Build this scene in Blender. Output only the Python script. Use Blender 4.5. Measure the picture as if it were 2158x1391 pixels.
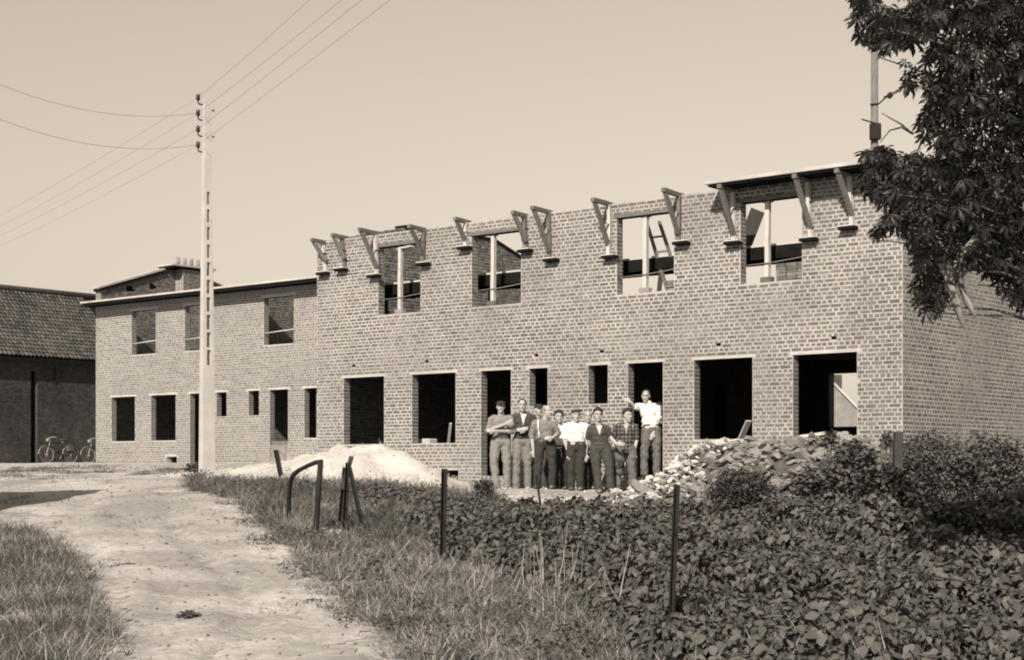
import bpy, bmesh, math, random
import numpy as np
from mathutils import Vector, Matrix, Euler

for o in list(bpy.data.objects):
    bpy.data.objects.remove(o, do_unlink=True)
SC = bpy.context.scene
COL = SC.collection
RNG = np.random.default_rng(7)
random.seed(7)

# ---------------------------------------------------------------- camera
CZ = 1.6                       # eye height above the lane
FPX, CX, HY = 3340.0, 1061.0, 989.0
cam_d = bpy.data.cameras.new('camera')
cam = bpy.data.objects.new('camera', cam_d)
COL.objects.link(cam)
cam.location = (0, 0, CZ)
cam.rotation_euler = (math.radians(90), 0, 0)
cam_d.sensor_fit = 'HORIZONTAL'
cam_d.sensor_width = 36
cam_d.lens = 36 * FPX / 2158
cam_d.shift_x = (1079 - CX) / 2158
cam_d.shift_y = (HY - 695.5) / 2158
cam_d.clip_start = 0.1
cam_d.clip_end = 3000
SC.camera = cam

# ---------------------------------------------------------------- sky and sun (sepia daylight)
TINT = (1.0, 0.865, 0.715)
SUN_EL = math.radians(35)
sun_h = Vector((-0.316, -0.949, 0)).normalized()
to_sun = Vector((sun_h.x * math.cos(SUN_EL), sun_h.y * math.cos(SUN_EL), math.sin(SUN_EL)))
world = bpy.data.worlds.new('World')
SC.world = world
world.use_nodes = True
wn, wl = world.node_tree.nodes, world.node_tree.links
wn.clear()
sky = wn.new('ShaderNodeTexSky')
sky.sky_type = 'NISHITA'
sky.sun_disc = False
sky.sun_elevation = SUN_EL
sky.sun_rotation = math.atan2(sun_h.x, sun_h.y)
sky.air_density = 3.4
sky.dust_density = 0.05
sky.ozone_density = 1.0
bw = wn.new('ShaderNodeRGBToBW')
tint = wn.new('ShaderNodeMixRGB')
tint.blend_type = 'MULTIPLY'
tint.inputs[0].default_value = 1
tint.inputs[2].default_value = (*TINT, 1)
bg = wn.new('ShaderNodeBackground')
bg.inputs['Strength'].default_value = 0.074
wo = wn.new('ShaderNodeOutputWorld')
wl.new(sky.outputs[0], bw.inputs[0])
wl.new(bw.outputs[0], tint.inputs[1])
wl.new(tint.outputs[0], bg.inputs['Color'])
wl.new(bg.outputs[0], wo.inputs['Surface'])

sl = bpy.data.lights.new('sun', 'SUN')
sl.energy = 5.0
sl.angle = math.radians(0.6)
sl.color = TINT
sun = bpy.data.objects.new('sun', sl)
COL.objects.link(sun)
sun.rotation_euler = to_sun.to_track_quat('Z', 'Y').to_euler()
sun.location = to_sun * 60

SC.render.engine = 'CYCLES'
SC.cycles.filter_width = 2.0
SC.view_settings.view_transform = 'Standard'
SC.view_settings.look = 'None'
SC.view_settings.gamma = 1
SC.view_settings.exposure = 0.47

# ---------------------------------------------------------------- materials
MATS = {}
def mat(name, v, rough=0.85, var=0.25, scale=6.0, bump=0.0, bscale=None, island=0.0, detail=4.0,
        stretch=None, translucent=0.0, spots=None, metal=0.0, plaid=False, spec=0.25):
    """neutral grey material: v albedo, var noise variation, island variation per piece"""
    if name in MATS: return MATS[name]
    m = bpy.data.materials.new(name)
    m.use_nodes = True
    n, l = m.node_tree.nodes, m.node_tree.links
    b = n['Principled BSDF']
    b.inputs['Roughness'].default_value = rough
    b.inputs['Specular IOR Level'].default_value = spec
    b.inputs['Metallic'].default_value = metal
    tc = n.new('ShaderNodeTexCoord')
    mp = n.new('ShaderNodeMapping')
    if stretch: mp.inputs['Scale'].default_value = stretch
    if island:
        ol = n.new('ShaderNodeObjectInfo'); va = n.new('ShaderNodeVectorMath'); va.operation = 'ADD'
        l.new(tc.outputs['Object'], va.inputs[0]); l.new(ol.outputs['Location'], va.inputs[1])
        l.new(va.outputs[0], mp.inputs['Vector'])
    else: l.new(tc.outputs['Object'], mp.inputs['Vector'])
    nz = n.new('ShaderNodeTexNoise')
    nz.inputs['Scale'].default_value = scale
    nz.inputs['Detail'].default_value = detail
    nz.inputs['Roughness'].default_value = 0.65
    l.new(mp.outputs[0], nz.inputs['Vector'])
    mr = n.new('ShaderNodeMapRange')
    mr.inputs['From Min'].default_value = 0.3
    mr.inputs['From Max'].default_value = 0.7
    mr.inputs['To Min'].default_value = v * (1 - var)
    mr.inputs['To Max'].default_value = v * (1 + var)
    l.new(nz.outputs['Fac'], mr.inputs['Value'])
    val = mr.outputs[0]
    if island:
        ge = n.new('ShaderNodeNewGeometry')
        oi = n.new('ShaderNodeObjectInfo')
        ad = n.new('ShaderNodeMath'); ad.operation = 'ADD'
        l.new(ge.outputs['Random Per Island'], ad.inputs[0]); l.new(oi.outputs['Random'], ad.inputs[1])
        fr = n.new('ShaderNodeMath'); fr.operation = 'FRACT'
        l.new(ad.outputs[0], fr.inputs[0])
        m2 = n.new('ShaderNodeMapRange')
        m2.inputs['To Min'].default_value = 1 - island
        m2.inputs['To Max'].default_value = 1 + island
        l.new(fr.outputs[0], m2.inputs['Value'])
        mu = n.new('ShaderNodeMath'); mu.operation = 'MULTIPLY'
        l.new(val, mu.inputs[0]); l.new(m2.outputs[0], mu.inputs[1])
        val = mu.outputs[0]
    if spots:                                   # large blotches: (scale, low factor)
        n3 = n.new('ShaderNodeTexNoise'); n3.inputs['Scale'].default_value = spots[0]; n3.inputs['Detail'].default_value = 3
        l.new(tc.outputs['Object'], n3.inputs['Vector'])
        m3 = n.new('ShaderNodeMapRange'); m3.inputs['From Min'].default_value = 0.38; m3.inputs['From Max'].default_value = 0.62
        m3.inputs['To Min'].default_value = spots[1]; m3.inputs['To Max'].default_value = 1
        l.new(n3.outputs['Fac'], m3.inputs['Value'])
        mu = n.new('ShaderNodeMath'); mu.operation = 'MULTIPLY'
        l.new(val, mu.inputs[0]); l.new(m3.outputs[0], mu.inputs[1])
        val = mu.outputs[0]
    if plaid:
        sx = n.new('ShaderNodeSeparateXYZ'); l.new(tc.outputs['Object'], sx.inputs[0])
        fac = None
        for ax, fq in (('X', 92.0), ('Z', 86.0)):
            a = n.new('ShaderNodeMath'); a.operation = 'MULTIPLY'; a.inputs[1].default_value = fq
            l.new(sx.outputs[ax], a.inputs[0])
            s = n.new('ShaderNodeMath'); s.operation = 'SINE'; l.new(a.outputs[0], s.inputs[0])
            g = n.new('ShaderNodeMath'); g.operation = 'MULTIPLY_ADD'; g.inputs[1].default_value = 0.5; g.inputs[2].default_value = 0.95
            l.new(s.outputs[0], g.inputs[0])
            if fac is None: fac = g.outputs[0]
            else:
                mu = n.new('ShaderNodeMath'); mu.operation = 'MULTIPLY'
                l.new(fac, mu.inputs[0]); l.new(g.outputs[0], mu.inputs[1]); fac = mu.outputs[0]
        mu = n.new('ShaderNodeMath'); mu.operation = 'MULTIPLY'
        l.new(val, mu.inputs[0]); l.new(fac, mu.inputs[1]); val = mu.outputs[0]
    cb = n.new('ShaderNodeCombineColor')
    for i in range(3): l.new(val, cb.inputs[i])
    l.new(cb.outputs[0], b.inputs['Base Color'])
    if bump:
        nb = n.new('ShaderNodeTexNoise'); nb.inputs['Scale'].default_value = bscale or scale * 4; nb.inputs['Detail'].default_value = 5
        l.new(mp.outputs[0], nb.inputs['Vector'])
        bp = n.new('ShaderNodeBump'); bp.inputs['Strength'].default_value = 1.0; bp.inputs['Distance'].default_value = bump
        l.new(nb.outputs['Fac'], bp.inputs['Height'])
        l.new(bp.outputs[0], b.inputs['Normal'])
    if translucent:
        tr = n.new('ShaderNodeBsdfTranslucent'); l.new(cb.outputs[0], tr.inputs['Color'])
        mx = n.new('ShaderNodeMixShader'); mx.inputs[0].default_value = translucent
        l.new(b.outputs[0], mx.inputs[1]); l.new(tr.outputs[0], mx.inputs[2])
        l.new(mx.outputs[0], n['Material Output'].inputs['Surface'])
    MATS[name] = m
    return m

mat('brick', 0.165, 0.9, 0.10, 14, 0.0015, 70, island=0.26, spots=(0.8, 0.70))
mat('mortar', 0.385, 0.95, 0.2, 9, 0.002, 45, spots=(0.6, 0.76))
mat('brick_far', 0.18, 0.9, 0.10, 14, 0, island=0.2, spots=(0.8, 0.85))
mat('mortar_far', 0.38, 0.95, 0.12, 7, 0, spots=(0.6, 0.86))
mat('rough_brick', 0.15, 0.95, 0.4, 12, 0.004, 50, island=0.35)
mat('rough_mortar', 0.2, 0.95, 0.35, 10, 0.006, 40)
mat('old_brick', 0.06, 0.95, 0.35, 6, 0.004, 30, island=0.3, spots=(0.5, 0.6))
mat('old_mortar', 0.06, 0.95, 0.3, 6, 0.004, 30)
mat('concrete', 0.44, 0.9, 0.12, 4, 0.002, 40, spots=(1.2, 0.85))
mat('pole_concrete', 0.46, 0.9, 0.1, 3, 0.001, 40, spots=(0.8, 0.88))
mat('new_wood', 0.46, 0.8, 0.15, 5, 0.001, 40, stretch=(8, 8, 1))
mat('grey_wood', 0.14, 0.85, 0.25, 6, 0.002, 30, stretch=(5, 5, 1), spec=0.1)
mat('dark_wood', 0.05, 0.85, 0.3, 6, 0.002, 30, stretch=(5, 5, 1), spec=0.1)
mat('raw_shaded', 0.085, 0.95, 0.3, 6)  # raw surfaces darkened so rooms and rubble gaps read as shade
mat('tar_shade_black', 0.012, 0.9, 0.3, 5, spec=0.03)  # black of tar-coated timber, also of painted-in shade
mat('iron', 0.02, 0.7, 0.3, 20, 0.001, 60, spec=0.12)
mat('wire', 0.03, 0.6, 0.1, 10)
mat('line_wire', 0.30, 0.7, 0.1, 10)
mat('insulator', 0.03, 0.3, 0.1, 10)
mat('chrome', 0.3, 0.4, 0.05, 10)
mat('rubber', 0.03, 0.8, 0.2, 20)
mat('tile', 0.065, 0.8, 0.3, 10, 0.002, 40, island=0.4, spots=(0.7, 0.75))
mat('soil', 0.40, 0.95, 0.38, 7, 0.02, 14, spots=(0.8, 0.7))
mat('plot_soil_shade', 0.06, 0.95, 0.4, 9, 0.03, 12)  # soil darkened to paint the shade between plants
mat('dust', 0.42, 0.95, 0.30, 10, 0.016, 24, spots=(0.6, 0.62), detail=14)
mat('sand', 0.50, 0.95, 0.16, 14, 0.02, 22, spots=(1.6, 0.82), detail=10)
mat('stone_light', 0.50, 0.9, 0.2, 7, 0.006, 25, island=0.22)
mat('stone_grey', 0.19, 0.9, 0.3, 7, 0.006, 25, island=0.45)
mat('grass', 0.17, 0.8, 0.3, 2, island=0.6, translucent=0.2, spots=(0.7, 0.55))
mat('dry_grass', 0.34, 0.7, 0.2, 2, island=0.4, translucent=0.2)
mat('leaf_field', 0.092, 0.7, 0.2, 8, island=0.4, translucent=0.10, spec=0.12)
mat('leaf_bush', 0.06, 0.6, 0.3, 8, island=0.5, translucent=0.12)
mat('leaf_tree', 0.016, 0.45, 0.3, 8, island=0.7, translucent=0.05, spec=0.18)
mat('bark', 0.09, 0.95, 0.35, 7, 0.01, 18, stretch=(3, 3, 0.7), spec=0.05)
mat('sunlit_bark', 0.22, 0.95, 0.35, 9, 0.01, 18, stretch=(3, 3, 0.7), spec=0.05)  # lighter copy of the bark, sunlight painted in
mat('pole_wood', 0.14, 0.9, 0.3, 7, 0.003, 25, stretch=(4, 4, 0.5))
mat('render_wall', 0.2, 0.9, 0.2, 3)
mat('slate', 0.1, 0.7, 0.25, 6, island=0.2)
mat('skin', 0.36, 0.55, 0.10, 14)
mat('hair', 0.03, 0.6, 0.3, 60, 0.004, 90)
mat('hair_grey', 0.22, 0.6, 0.3, 60, 0.004, 90)
mat('eye', 0.03, 0.4, 0.0, 10)
mat('lip', 0.28, 0.6, 0.1, 10)
mat('cloth_white', 0.7, 0.9, 0.05, 12, 0.006, 16)
mat('cloth_light', 0.20, 0.9, 0.16, 12, 0.008, 16)
mat('cloth_mid', 0.17, 0.9, 0.2, 12, 0.008, 16)
mat('cloth_grey', 0.12, 0.9, 0.2, 12, 0.008, 16)
mat('cloth_dark', 0.055, 0.9, 0.25, 12, 0.008, 16)
mat('cloth_black', 0.035, 0.9, 0.25, 12, 0.008, 16)
mat('cloth_plaid', 0.075, 0.9, 0.15, 12, 0.006, 16, plaid=True)
mat('leather', 0.07, 0.6, 0.3, 20)
mat('leather_dusty', 0.2, 0.8, 0.3, 20)

# ---------------------------------------------------------------- mesh helpers
def mesh_np(name, V, F, mname, parent=None, smooth=False, mats=None):
    V = np.asarray(V, dtype=np.float64).reshape(-1, 3)
    me = bpy.data.meshes.new(name)
    if isinstance(F, np.ndarray):
        k = F.shape[1]
        me.vertices.add(len(V)); me.vertices.foreach_set('co', V.ravel())
        me.loops.add(F.size); me.loops.foreach_set('vertex_index', F.ravel().astype(np.int32))
        me.polygons.add(len(F))
        me.polygons.foreach_set('loop_start', np.arange(0, F.size, k, dtype=np.int32))
        me.update(calc_edges=True); me.validate()
    else:
        me.from_pydata([tuple(v) for v in V], [], F); me.update()
    me.polygons.foreach_set('use_smooth', np.full(len(me.polygons), bool(smooth)))
    me.materials.append(MATS[mname])
    o = bpy.data.objects.new(name, me)
    COL.objects.link(o)
    if parent is not None: o.parent = parent
    return o

def link_copy(o, parent=None, name=None):
    c = o.copy(); COL.objects.link(c)
    if parent is not None: c.parent = parent
    return c

def empty(name, loc=(0, 0, 0), rz=0.0):
    o = bpy.data.objects.new(name, None)
    o.empty_display_size = 0.3
    COL.objects.link(o)
    o.location = loc; o.rotation_euler = (0, 0, rz)
    return o

def tag(o, label, cat, group=None):
    o['label'] = label; o['category'] = cat
    if group: o['group'] = group
    return o

def structure(o):
    o['kind'] = 'structure'; return o
def stuff(o):
    o['kind'] = 'stuff'; return o

BOXF = np.array([[0, 1, 2, 3], [7, 6, 5, 4], [0, 4, 5, 1], [1, 5, 6, 2], [2, 6, 7, 3], [3, 7, 4, 0]])
def boxes(A, faces=BOXF):
    """A (N,6) x0,x1,y0,y1,z0,z1 -> verts, quads"""
    A = np.asarray(A, float).reshape(-1, 6)
    x0, x1, y0, y1, z0, z1 = A.T
    V = np.stack([np.stack(p, -1) for p in (
        (x0, y0, z0), (x0, y1, z0), (x1, y1, z0), (x1, y0, z0),
        (x0, y0, z1), (x0, y1, z1), (x1, y1, z1), (x1, y0, z1))], 1)
    F = (np.arange(len(A))[:, None, None] * 8 + faces[None]).reshape(-1, 4)
    return V.reshape(-1, 3), F

def box_obj(name, dims, m, parent=None, bevel=0.0):
    """one box, x0,x1,y0,y1,z0,z1, bevelled"""
    bm = bmesh.new()
    x0, x1, y0, y1, z0, z1 = dims
    bmesh.ops.create_cube(bm, size=1)
    for v in bm.verts:
        v.co = Vector(((x0 + x1) / 2 + v.co.x * (x1 - x0), (y0 + y1) / 2 + v.co.y * (y1 - y0), (z0 + z1) / 2 + v.co.z * (z1 - z0)))
    if bevel: bmesh.ops.bevel(bm, geom=bm.edges[:], offset=bevel, segments=1, affect='EDGES')
    return bm_obj(name, bm, m, parent)

def bm_obj(name, bm, m, parent=None, smooth=False):
    me = bpy.data.meshes.new(name)
    bmesh.ops.recalc_face_normals(bm, faces=bm.faces[:])
    bm.to_mesh(me); bm.free()
    if smooth:
        for p in me.polygons: p.use_smooth = True
    me.materials.append(MATS[m])
    o = bpy.data.objects.new(name, me); COL.objects.link(o)
    if parent is not None: o.parent = parent
    return o

def beam(name, p0, p1, w, h, m, parent=None, roll=0.0, taper=1.0, bevel=0.004, wob=0.0):
    """rectangular timber from p0 to p1"""
    p0, p1 = Vector(p0), Vector(p1)
    d = p1 - p0; L = d.length
    q = d.to_track_quat('Z', 'Y').to_matrix()
    bm = bmesh.new()
    k = max(1, int(L / 0.3)) if wob else 1
    rings = []
    for i in range(k + 1):
        t = i / k; s = 1 + (taper - 1) * t
        ox = random.uniform(-wob, wob) if 0 < i < k else 0
        oy = random.uniform(-wob, wob) if 0 < i < k else 0
        ring = []
        for a, b_ in ((-1, -1), (1, -1), (1, 1), (-1, 1)):
            v = Vector((a * w / 2 * s, b_ * h / 2 * s, 0)); v.rotate(Euler((0, 0, roll)))
            v += Vector((ox, oy, t * L))
            ring.append(bm.verts.new(p0 + q @ v))
        rings.append(ring)
    for i in range(k):
        for j in range(4):
            bm.faces.new((rings[i][j], rings[i][(j + 1) % 4], rings[i + 1][(j + 1) % 4], rings[i + 1][j]))
    bm.faces.new(rings[0]); bm.faces.new(rings[-1][::-1])
    return bm_obj(name, bm, m, parent)

def tube_geo(pts, radii, segs=8):
    pts = [Vector(p) for p in pts]
    V, F = [], []
    up = Vector((0, 0, 1))
    for i, p in enumerate(pts):
        t = (pts[min(i + 1, len(pts) - 1)] - pts[max(i - 1, 0)]).normalized()
        a = t.cross(up)
        if a.length < 1e-3: a = t.cross(Vector((1, 0, 0)))
        a.normalize(); b_ = t.cross(a).normalized()
        r = radii[i] if hasattr(radii, '__len__') else radii
        for j in range(segs):
            an = 2 * math.pi * j / segs
            V.append(p + a * math.cos(an) * r + b_ * math.sin(an) * r)
    for i in range(len(pts) - 1):
        for j in range(segs):
            F.append((i * segs + j, i * segs + (j + 1) % segs, (i + 1) * segs + (j + 1) % segs, (i + 1) * segs + j))
    F.append(tuple(range(segs))[::-1]); n0 = (len(pts) - 1) * segs
    F.append(tuple(n0 + j for j in range(segs)))
    return V, F

def tube(name, pts, radii, m, parent=None, segs=8, smooth=True):
    V, F = tube_geo(pts, radii, segs)
    return mesh_np(name, [tuple(v) for v in V], F, m, parent, smooth)

# ---------------------------------------------------------------- frame of the two new houses
PHI = math.atan2(FPX, CX + 3000.0)
U = Vector((math.cos(PHI), -math.sin(PHI), 0))
N = Vector((math.sin(PHI), math.cos(PHI), 0))
KM, KL = 130913.0, 168682.0
def facade_centre(K, x): 
    Y = K / (x + 3000.0); return Vector(((x - CX) / FPX * Y, Y, 0))
MC = facade_centre(KM, 1196.4)
LC = facade_centre(KL, 500.5)
UNIT = 6.23
HALF = 1.135 * UNIT
def main_w(u, w, h): return MC + U * u + N * w + Vector((0, 0, h + CZ))
def pix(x, y, Y): return Vector(((x - CX) / FPX * Y, Y, CZ + (HY - y) / FPX * Y))
def main_u(x, w):
    r = (x - CX) / FPX
    return (r * (MC.y + N.y * w) - MC.x - N.x * w) / (U.x - r * U.y)

# ---------------------------------------------------------------- ground shape
def _cp(x, y, Y): return ((x - CX) / FPX * Y, Y, (HY - y) / FPX * Y)
CPS = [_cp(350, 1330, 14.5), _cp(300, 1200, 19), _cp(300, 1100, 25), _cp(250, 1040, 31), _cp(300, 1000, 40), _cp(200, 975, 52.5),
       _cp(90, 980, 61), _cp(400, 985, 47), _cp(436, 1004, 36), _cp(410, 976, 49.5), _cp(600, 973, 46.8),
       (*(MC + U * -7).xy, -.28), (*(MC + U * -2.4).xy, -.36), (*(MC).xy, -.42), (*(MC + U * 3).xy, -.45), (*(MC + U * 7).xy, -.5), (*(MC + U * 7.5 + N * 4).xy, -.45),
       _cp(1200, 1058, 28.4), (1.1, 27, -.78), _cp(930, 1195, 19.9), _cp(1415, 1312, 14.6),
       _cp(1900, 1345, 13), _cp(1900, 1110, 20), _cp(2250, 1110, 20), _cp(720, 1117, 24), _cp(590, 1037, 29), _cp(1060, 1391, 13),
       (0, 4, -1.62), (-8, 4, -1.6), (8, 4, -1.55), _cp(1640, 1075, 24), (0, -10, -1.65), (-60, 50, .3), (-60, 0, -1.4), (60, 0, -1.4), (60, 50, -.4),
       (0, 110, .3), (-60, 110, .3), (60, 110, -.2), (0, -60, -1.6), (12, 60, -.2), (-6, 16, -1.35), (-9.5, 24, -1.0), (-7, 20, -1.2), (-12, 34, -.42), _cp(1055, 1033, 31), _cp(1265, 1041, 29.45), _cp(1148, 1031, 30.2), _cp(1212, 1036, 29.95), _cp(1318, 1036, 29.7)]
CPS = np.array(CPS)
def _phi(d): return np.sqrt(d * d + 1.5)
_n = len(CPS)
_A = np.zeros((_n + 3, _n + 3))
_A[:_n, :_n] = _phi(np.hypot(CPS[:, None, 0] - CPS[None, :, 0], CPS[:, None, 1] - CPS[None, :, 1])) + np.eye(_n) * -0.03
_A[:_n, _n] = 1; _A[:_n, _n + 1:] = CPS[:, :2]; _A[_n:, :_n] = _A[:_n, _n:].T
_W = np.linalg.solve(_A, np.concatenate([CPS[:, 2], [0, 0, 0]]))
def hash_noise(x, y, s, seed=0):
    """smooth value noise"""
    x = np.asarray(x, float) * s; y = np.asarray(y, float) * s
    xi, yi = np.floor(x).astype(np.int64), np.floor(y).astype(np.int64)
    fx, fy = x - xi, y - yi
    fx = fx * fx * (3 - 2 * fx); fy = fy * fy * (3 - 2 * fy)
    def h(a, b_):
        k = (a * 374761393 + b_ * 668265263 + seed * 974711) & 0x7fffffff
        k = ((k ^ (k >> 13)) * 1274126177) & 0x7fffffff
        return ((k ^ (k >> 16)) & 0xffff) / 65535.0
    return (h(xi, yi) * (1 - fx) + h(xi + 1, yi) * fx) * (1 - fy) + (h(xi, yi + 1) * (1 - fx) + h(xi + 1, yi + 1) * fx) * fy
def gh(x, y, fine=True):
    """ground height (world z)"""
    x = np.atleast_1d(np.asarray(x, float)); y = np.atleast_1d(np.asarray(y, float))
    sh = x.shape; x = x.ravel(); y = y.ravel()
    xc = np.clip(x, -70, 70); yc = np.clip(y, -60, 120)
    out = np.empty(len(x))
    for i in range(0, len(x), 20000):
        sl_ = slice(i, i + 20000)
        d = np.hypot(xc[sl_, None] - CPS[None, :, 0], yc[sl_, None] - CPS[None, :, 1])
        out[sl_] = _phi(d) @ _W[:_n] + _W[_n] + xc[sl_] * _W[_n + 1] + yc[sl_] * _W[_n + 2]
    if fine:
        fl = 1 - .7 * np.exp(-((x - 1.5) ** 2 + (y - 30.3) ** 2) / 4)
        out += fl * (hash_noise(x, y, 0.7, 1) - .5) * .07 + fl * (hash_noise(x, y, 2.3, 2) - .5) * .035 + (hash_noise(x, y, 6, 3) - .5) * .016
        lc = np.interp(y, [4, 14.5, 19, 25, 31, 36, 40], [-2.9, -3.1, -4.2, -5.7, -7.6, -9.6, -11.5]) + .25 * np.sin(y * .45)
        fade = np.clip((34 - y) / 6, 0, 1) * np.clip((y - 6) / 3, 0, 1)
        for o_ in (-.72, .72):
            d_ = (x - lc - o_) / (.16 + .05 * hash_noise(x, y, .8, 4))
            out += fade * (-.035 * np.exp(-d_ * d_) + .016 * np.exp(-(np.abs(d_) - 1.7) ** 2 * 2)) * (.4 + hash_noise(x, y, .5, 9))
    return (out + CZ).reshape(sh)
def ghs(x, y): return float(gh(x, y)[0])
def on_ground(px, py):
    """where the view ray of a photo pixel meets the ground"""
    Ys = np.linspace(8, 75, 900)
    X = (px - CX) / FPX * Ys; Z = CZ + (HY - py) / FPX * Ys
    d = Z - gh(X, Ys, False)
    k = np.argmax(d < 0) if (d < 0).any() else len(Ys) - 1
    return Vector((X[k], Ys[k], ghs(X[k], Ys[k])))

def in_poly(x, y, poly):
    x = np.asarray(x); y = np.asarray(y); c = np.zeros(x.shape, bool)
    n_ = len(poly); j = n_ - 1
    for i in range(n_):
        xi, yi = poly[i]; xj, yj = poly[j]
        c ^= ((yi > y) != (yj > y)) & (x < (xj - xi) * (y - yi) / (yj - yi + 1e-12) + xi)
        j = i
    return c

def gpoly(pts): return [tuple(on_ground(*p).xy) for p in pts]

def axis(lo, a, b_, hi, step, nfar=26):
    far = np.geomspace(0.4, 1, nfar)
    l_ = a - (np.geomspace(step, a - lo, nfar)); h_ = b_ + np.geomspace(step, hi - b_, nfar)
    return np.concatenate([l_[::-1], np.arange(a, b_ + step / 2, step), h_])
gx = axis(-900, -17, 11, 900, 0.2); gy = axis(-200, 8, 62, 1500, 0.2)
GX, GY = np.meshgrid(gx, gy)
GZ = gh(GX, GY)
nx, ny = len(gx), len(gy)
I = np.arange(nx * ny).reshape(ny, nx)
GF = np.stack([I[:-1, :-1], I[:-1, 1:], I[1:, 1:], I[1:, :-1]], -1).reshape(-1, 4)
ground = structure(mesh_np('ground', np.stack([GX, GY, GZ], -1), GF, 'soil', smooth=True))

# pale dusty lane and yard, an uneven sheet over the soil
LANE = gpoly([(300, 1391), (250, 1335), (215, 1230), (140, 1135), (64, 1085), (-120, 1075), (-260, 1040), (-160, 985), (60, 984), (200, 984), (420, 986), (640, 982)]) + \
       [tuple((MC + U * a + N * b_).xy) for a, b_ in ((-7.2, 1.5), (-7.2, .3), (-2, .1), (3, .1), (7.3, .1), (7.2, -2.6), (4.2, -3.4))] + \
       gpoly([(1480, 1075), (1350, 1068), (1180, 1064), (1040, 1056), (900, 1045), (760, 1030), (640, 1010), (560, 1015), (470, 1020), (500, 1070), (560, 1135), (640, 1210), (740, 1300), (850, 1391)]) + [(-.9, 9), (-.5, 4), (-1.5, -10), (-6, -10), (-4.5, 4), (-4.2, 9)]
lx = np.arange(-17, 8, 0.08); ly = np.arange(-9, 56, 0.08)
LX, LY = np.meshgrid(lx, ly)
wob = lambda x, y, s: (hash_noise(x, y, 1.1, s) - .5) * .9 + (hash_noise(x, y, 4, s + 1) - .5) * .35
inside = in_poly(LX + wob(LX, LY, 11), LY + wob(LX, LY, 21), LANE)
LZ = np.zeros_like(LX); LZ[inside] = gh(LX[inside], LY[inside]) + 0.006
nx, ny = len(lx), len(ly)
I = np.arange(nx * ny).reshape(ny, nx)
cell = inside[:-1, :-1] & inside[1:, 1:] & inside[:-1, 1:] & inside[1:, :-1]
LF = np.stack([I[:-1, :-1], I[:-1, 1:], I[1:, 1:], I[1:, :-1]], -1)[cell]
used, inv = np.unique(LF, return_inverse=True)
LV = np.stack([LX, LY, LZ], -1).reshape(-1, 3)[used]
structure(mesh_np('dirt_lane', LV, inv.reshape(-1, 4), 'dust', smooth=True))
# ---------------------------------------------------------------- walls
COURSE, STR = 0.0735, 0.22
def wall_core(x0, x1, z0, prof, t, ops):
    """solid wall with real openings. prof: list of (x, ztop). local x along, y 0..t, z"""
    px_, pz_ = zip(*prof)
    xs = sorted(set([x0, x1] + [a for o in ops for a in o[:2]] + [p for p in px_ if x0 <= p <= x1]))
    ztb = min(pz_) - 0.02
    ztb = max([ztb] + [o[3] for o in ops]) if ops and max(o[3] for o in ops) > ztb else ztb
    zs = sorted(set([z0, ztb] + [a for o in ops for a in o[2:4]]))
    V, F, idx = [], [], {}
    def vid(x, y, z):
        k = (round(x, 5), round(y, 5), round(z, 5))
        if k not in idx: idx[k] = len(V); V.append(k)
        return idx[k]
    nx_, nz_ = len(xs) - 1, len(zs) - 1
    fill = np.ones((nx_, nz_ + 1), bool)
    for i in range(nx_):
        cx_ = (xs[i] + xs[i + 1]) / 2
        for j in range(nz_):
            cz_ = (zs[j] + zs[j + 1]) / 2
            for o in ops:
                if o[0] < cx_ < o[1] and o[2] < cz_ < o[3]: fill[i, j] = False
    top = lambda x: float(np.interp(x, px_, pz_))
    def zz(i, j): return (zs[j], zs[j]) if j < len(zs) else (top(xs[i]), top(xs[i + 1]))
    for i in range(nx_):
        a, b_ = xs[i], xs[i + 1]
        for j in range(nz_ + 1):
            if not fill[i, j]: continue
            l0, l1 = zz(i, j); h0, h1 = zz(i, j + 1)
            q = lambda y: [vid(a, y, l0), vid(b_, y, l1), vid(b_, y, h1), vid(a, y, h0)]
            f, k = q(0), q(t)
            F.append(f); F.append(k[::-1])
            if i == 0 or not fill[i - 1, j]: F.append([f[0], f[3], k[3], k[0]])
            if i == nx_ - 1 or not fill[i + 1, j]: F.append([f[1], k[1], k[2], f[2]])
            if j == 0 or not fill[i, j - 1]: F.append([f[0], k[0], k[1], f[1]])
            if j == nz_ or not fill[i, j + 1]: F.append([f[3], f[2], k[2], k[3]])
    return np.array(V), F

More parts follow.
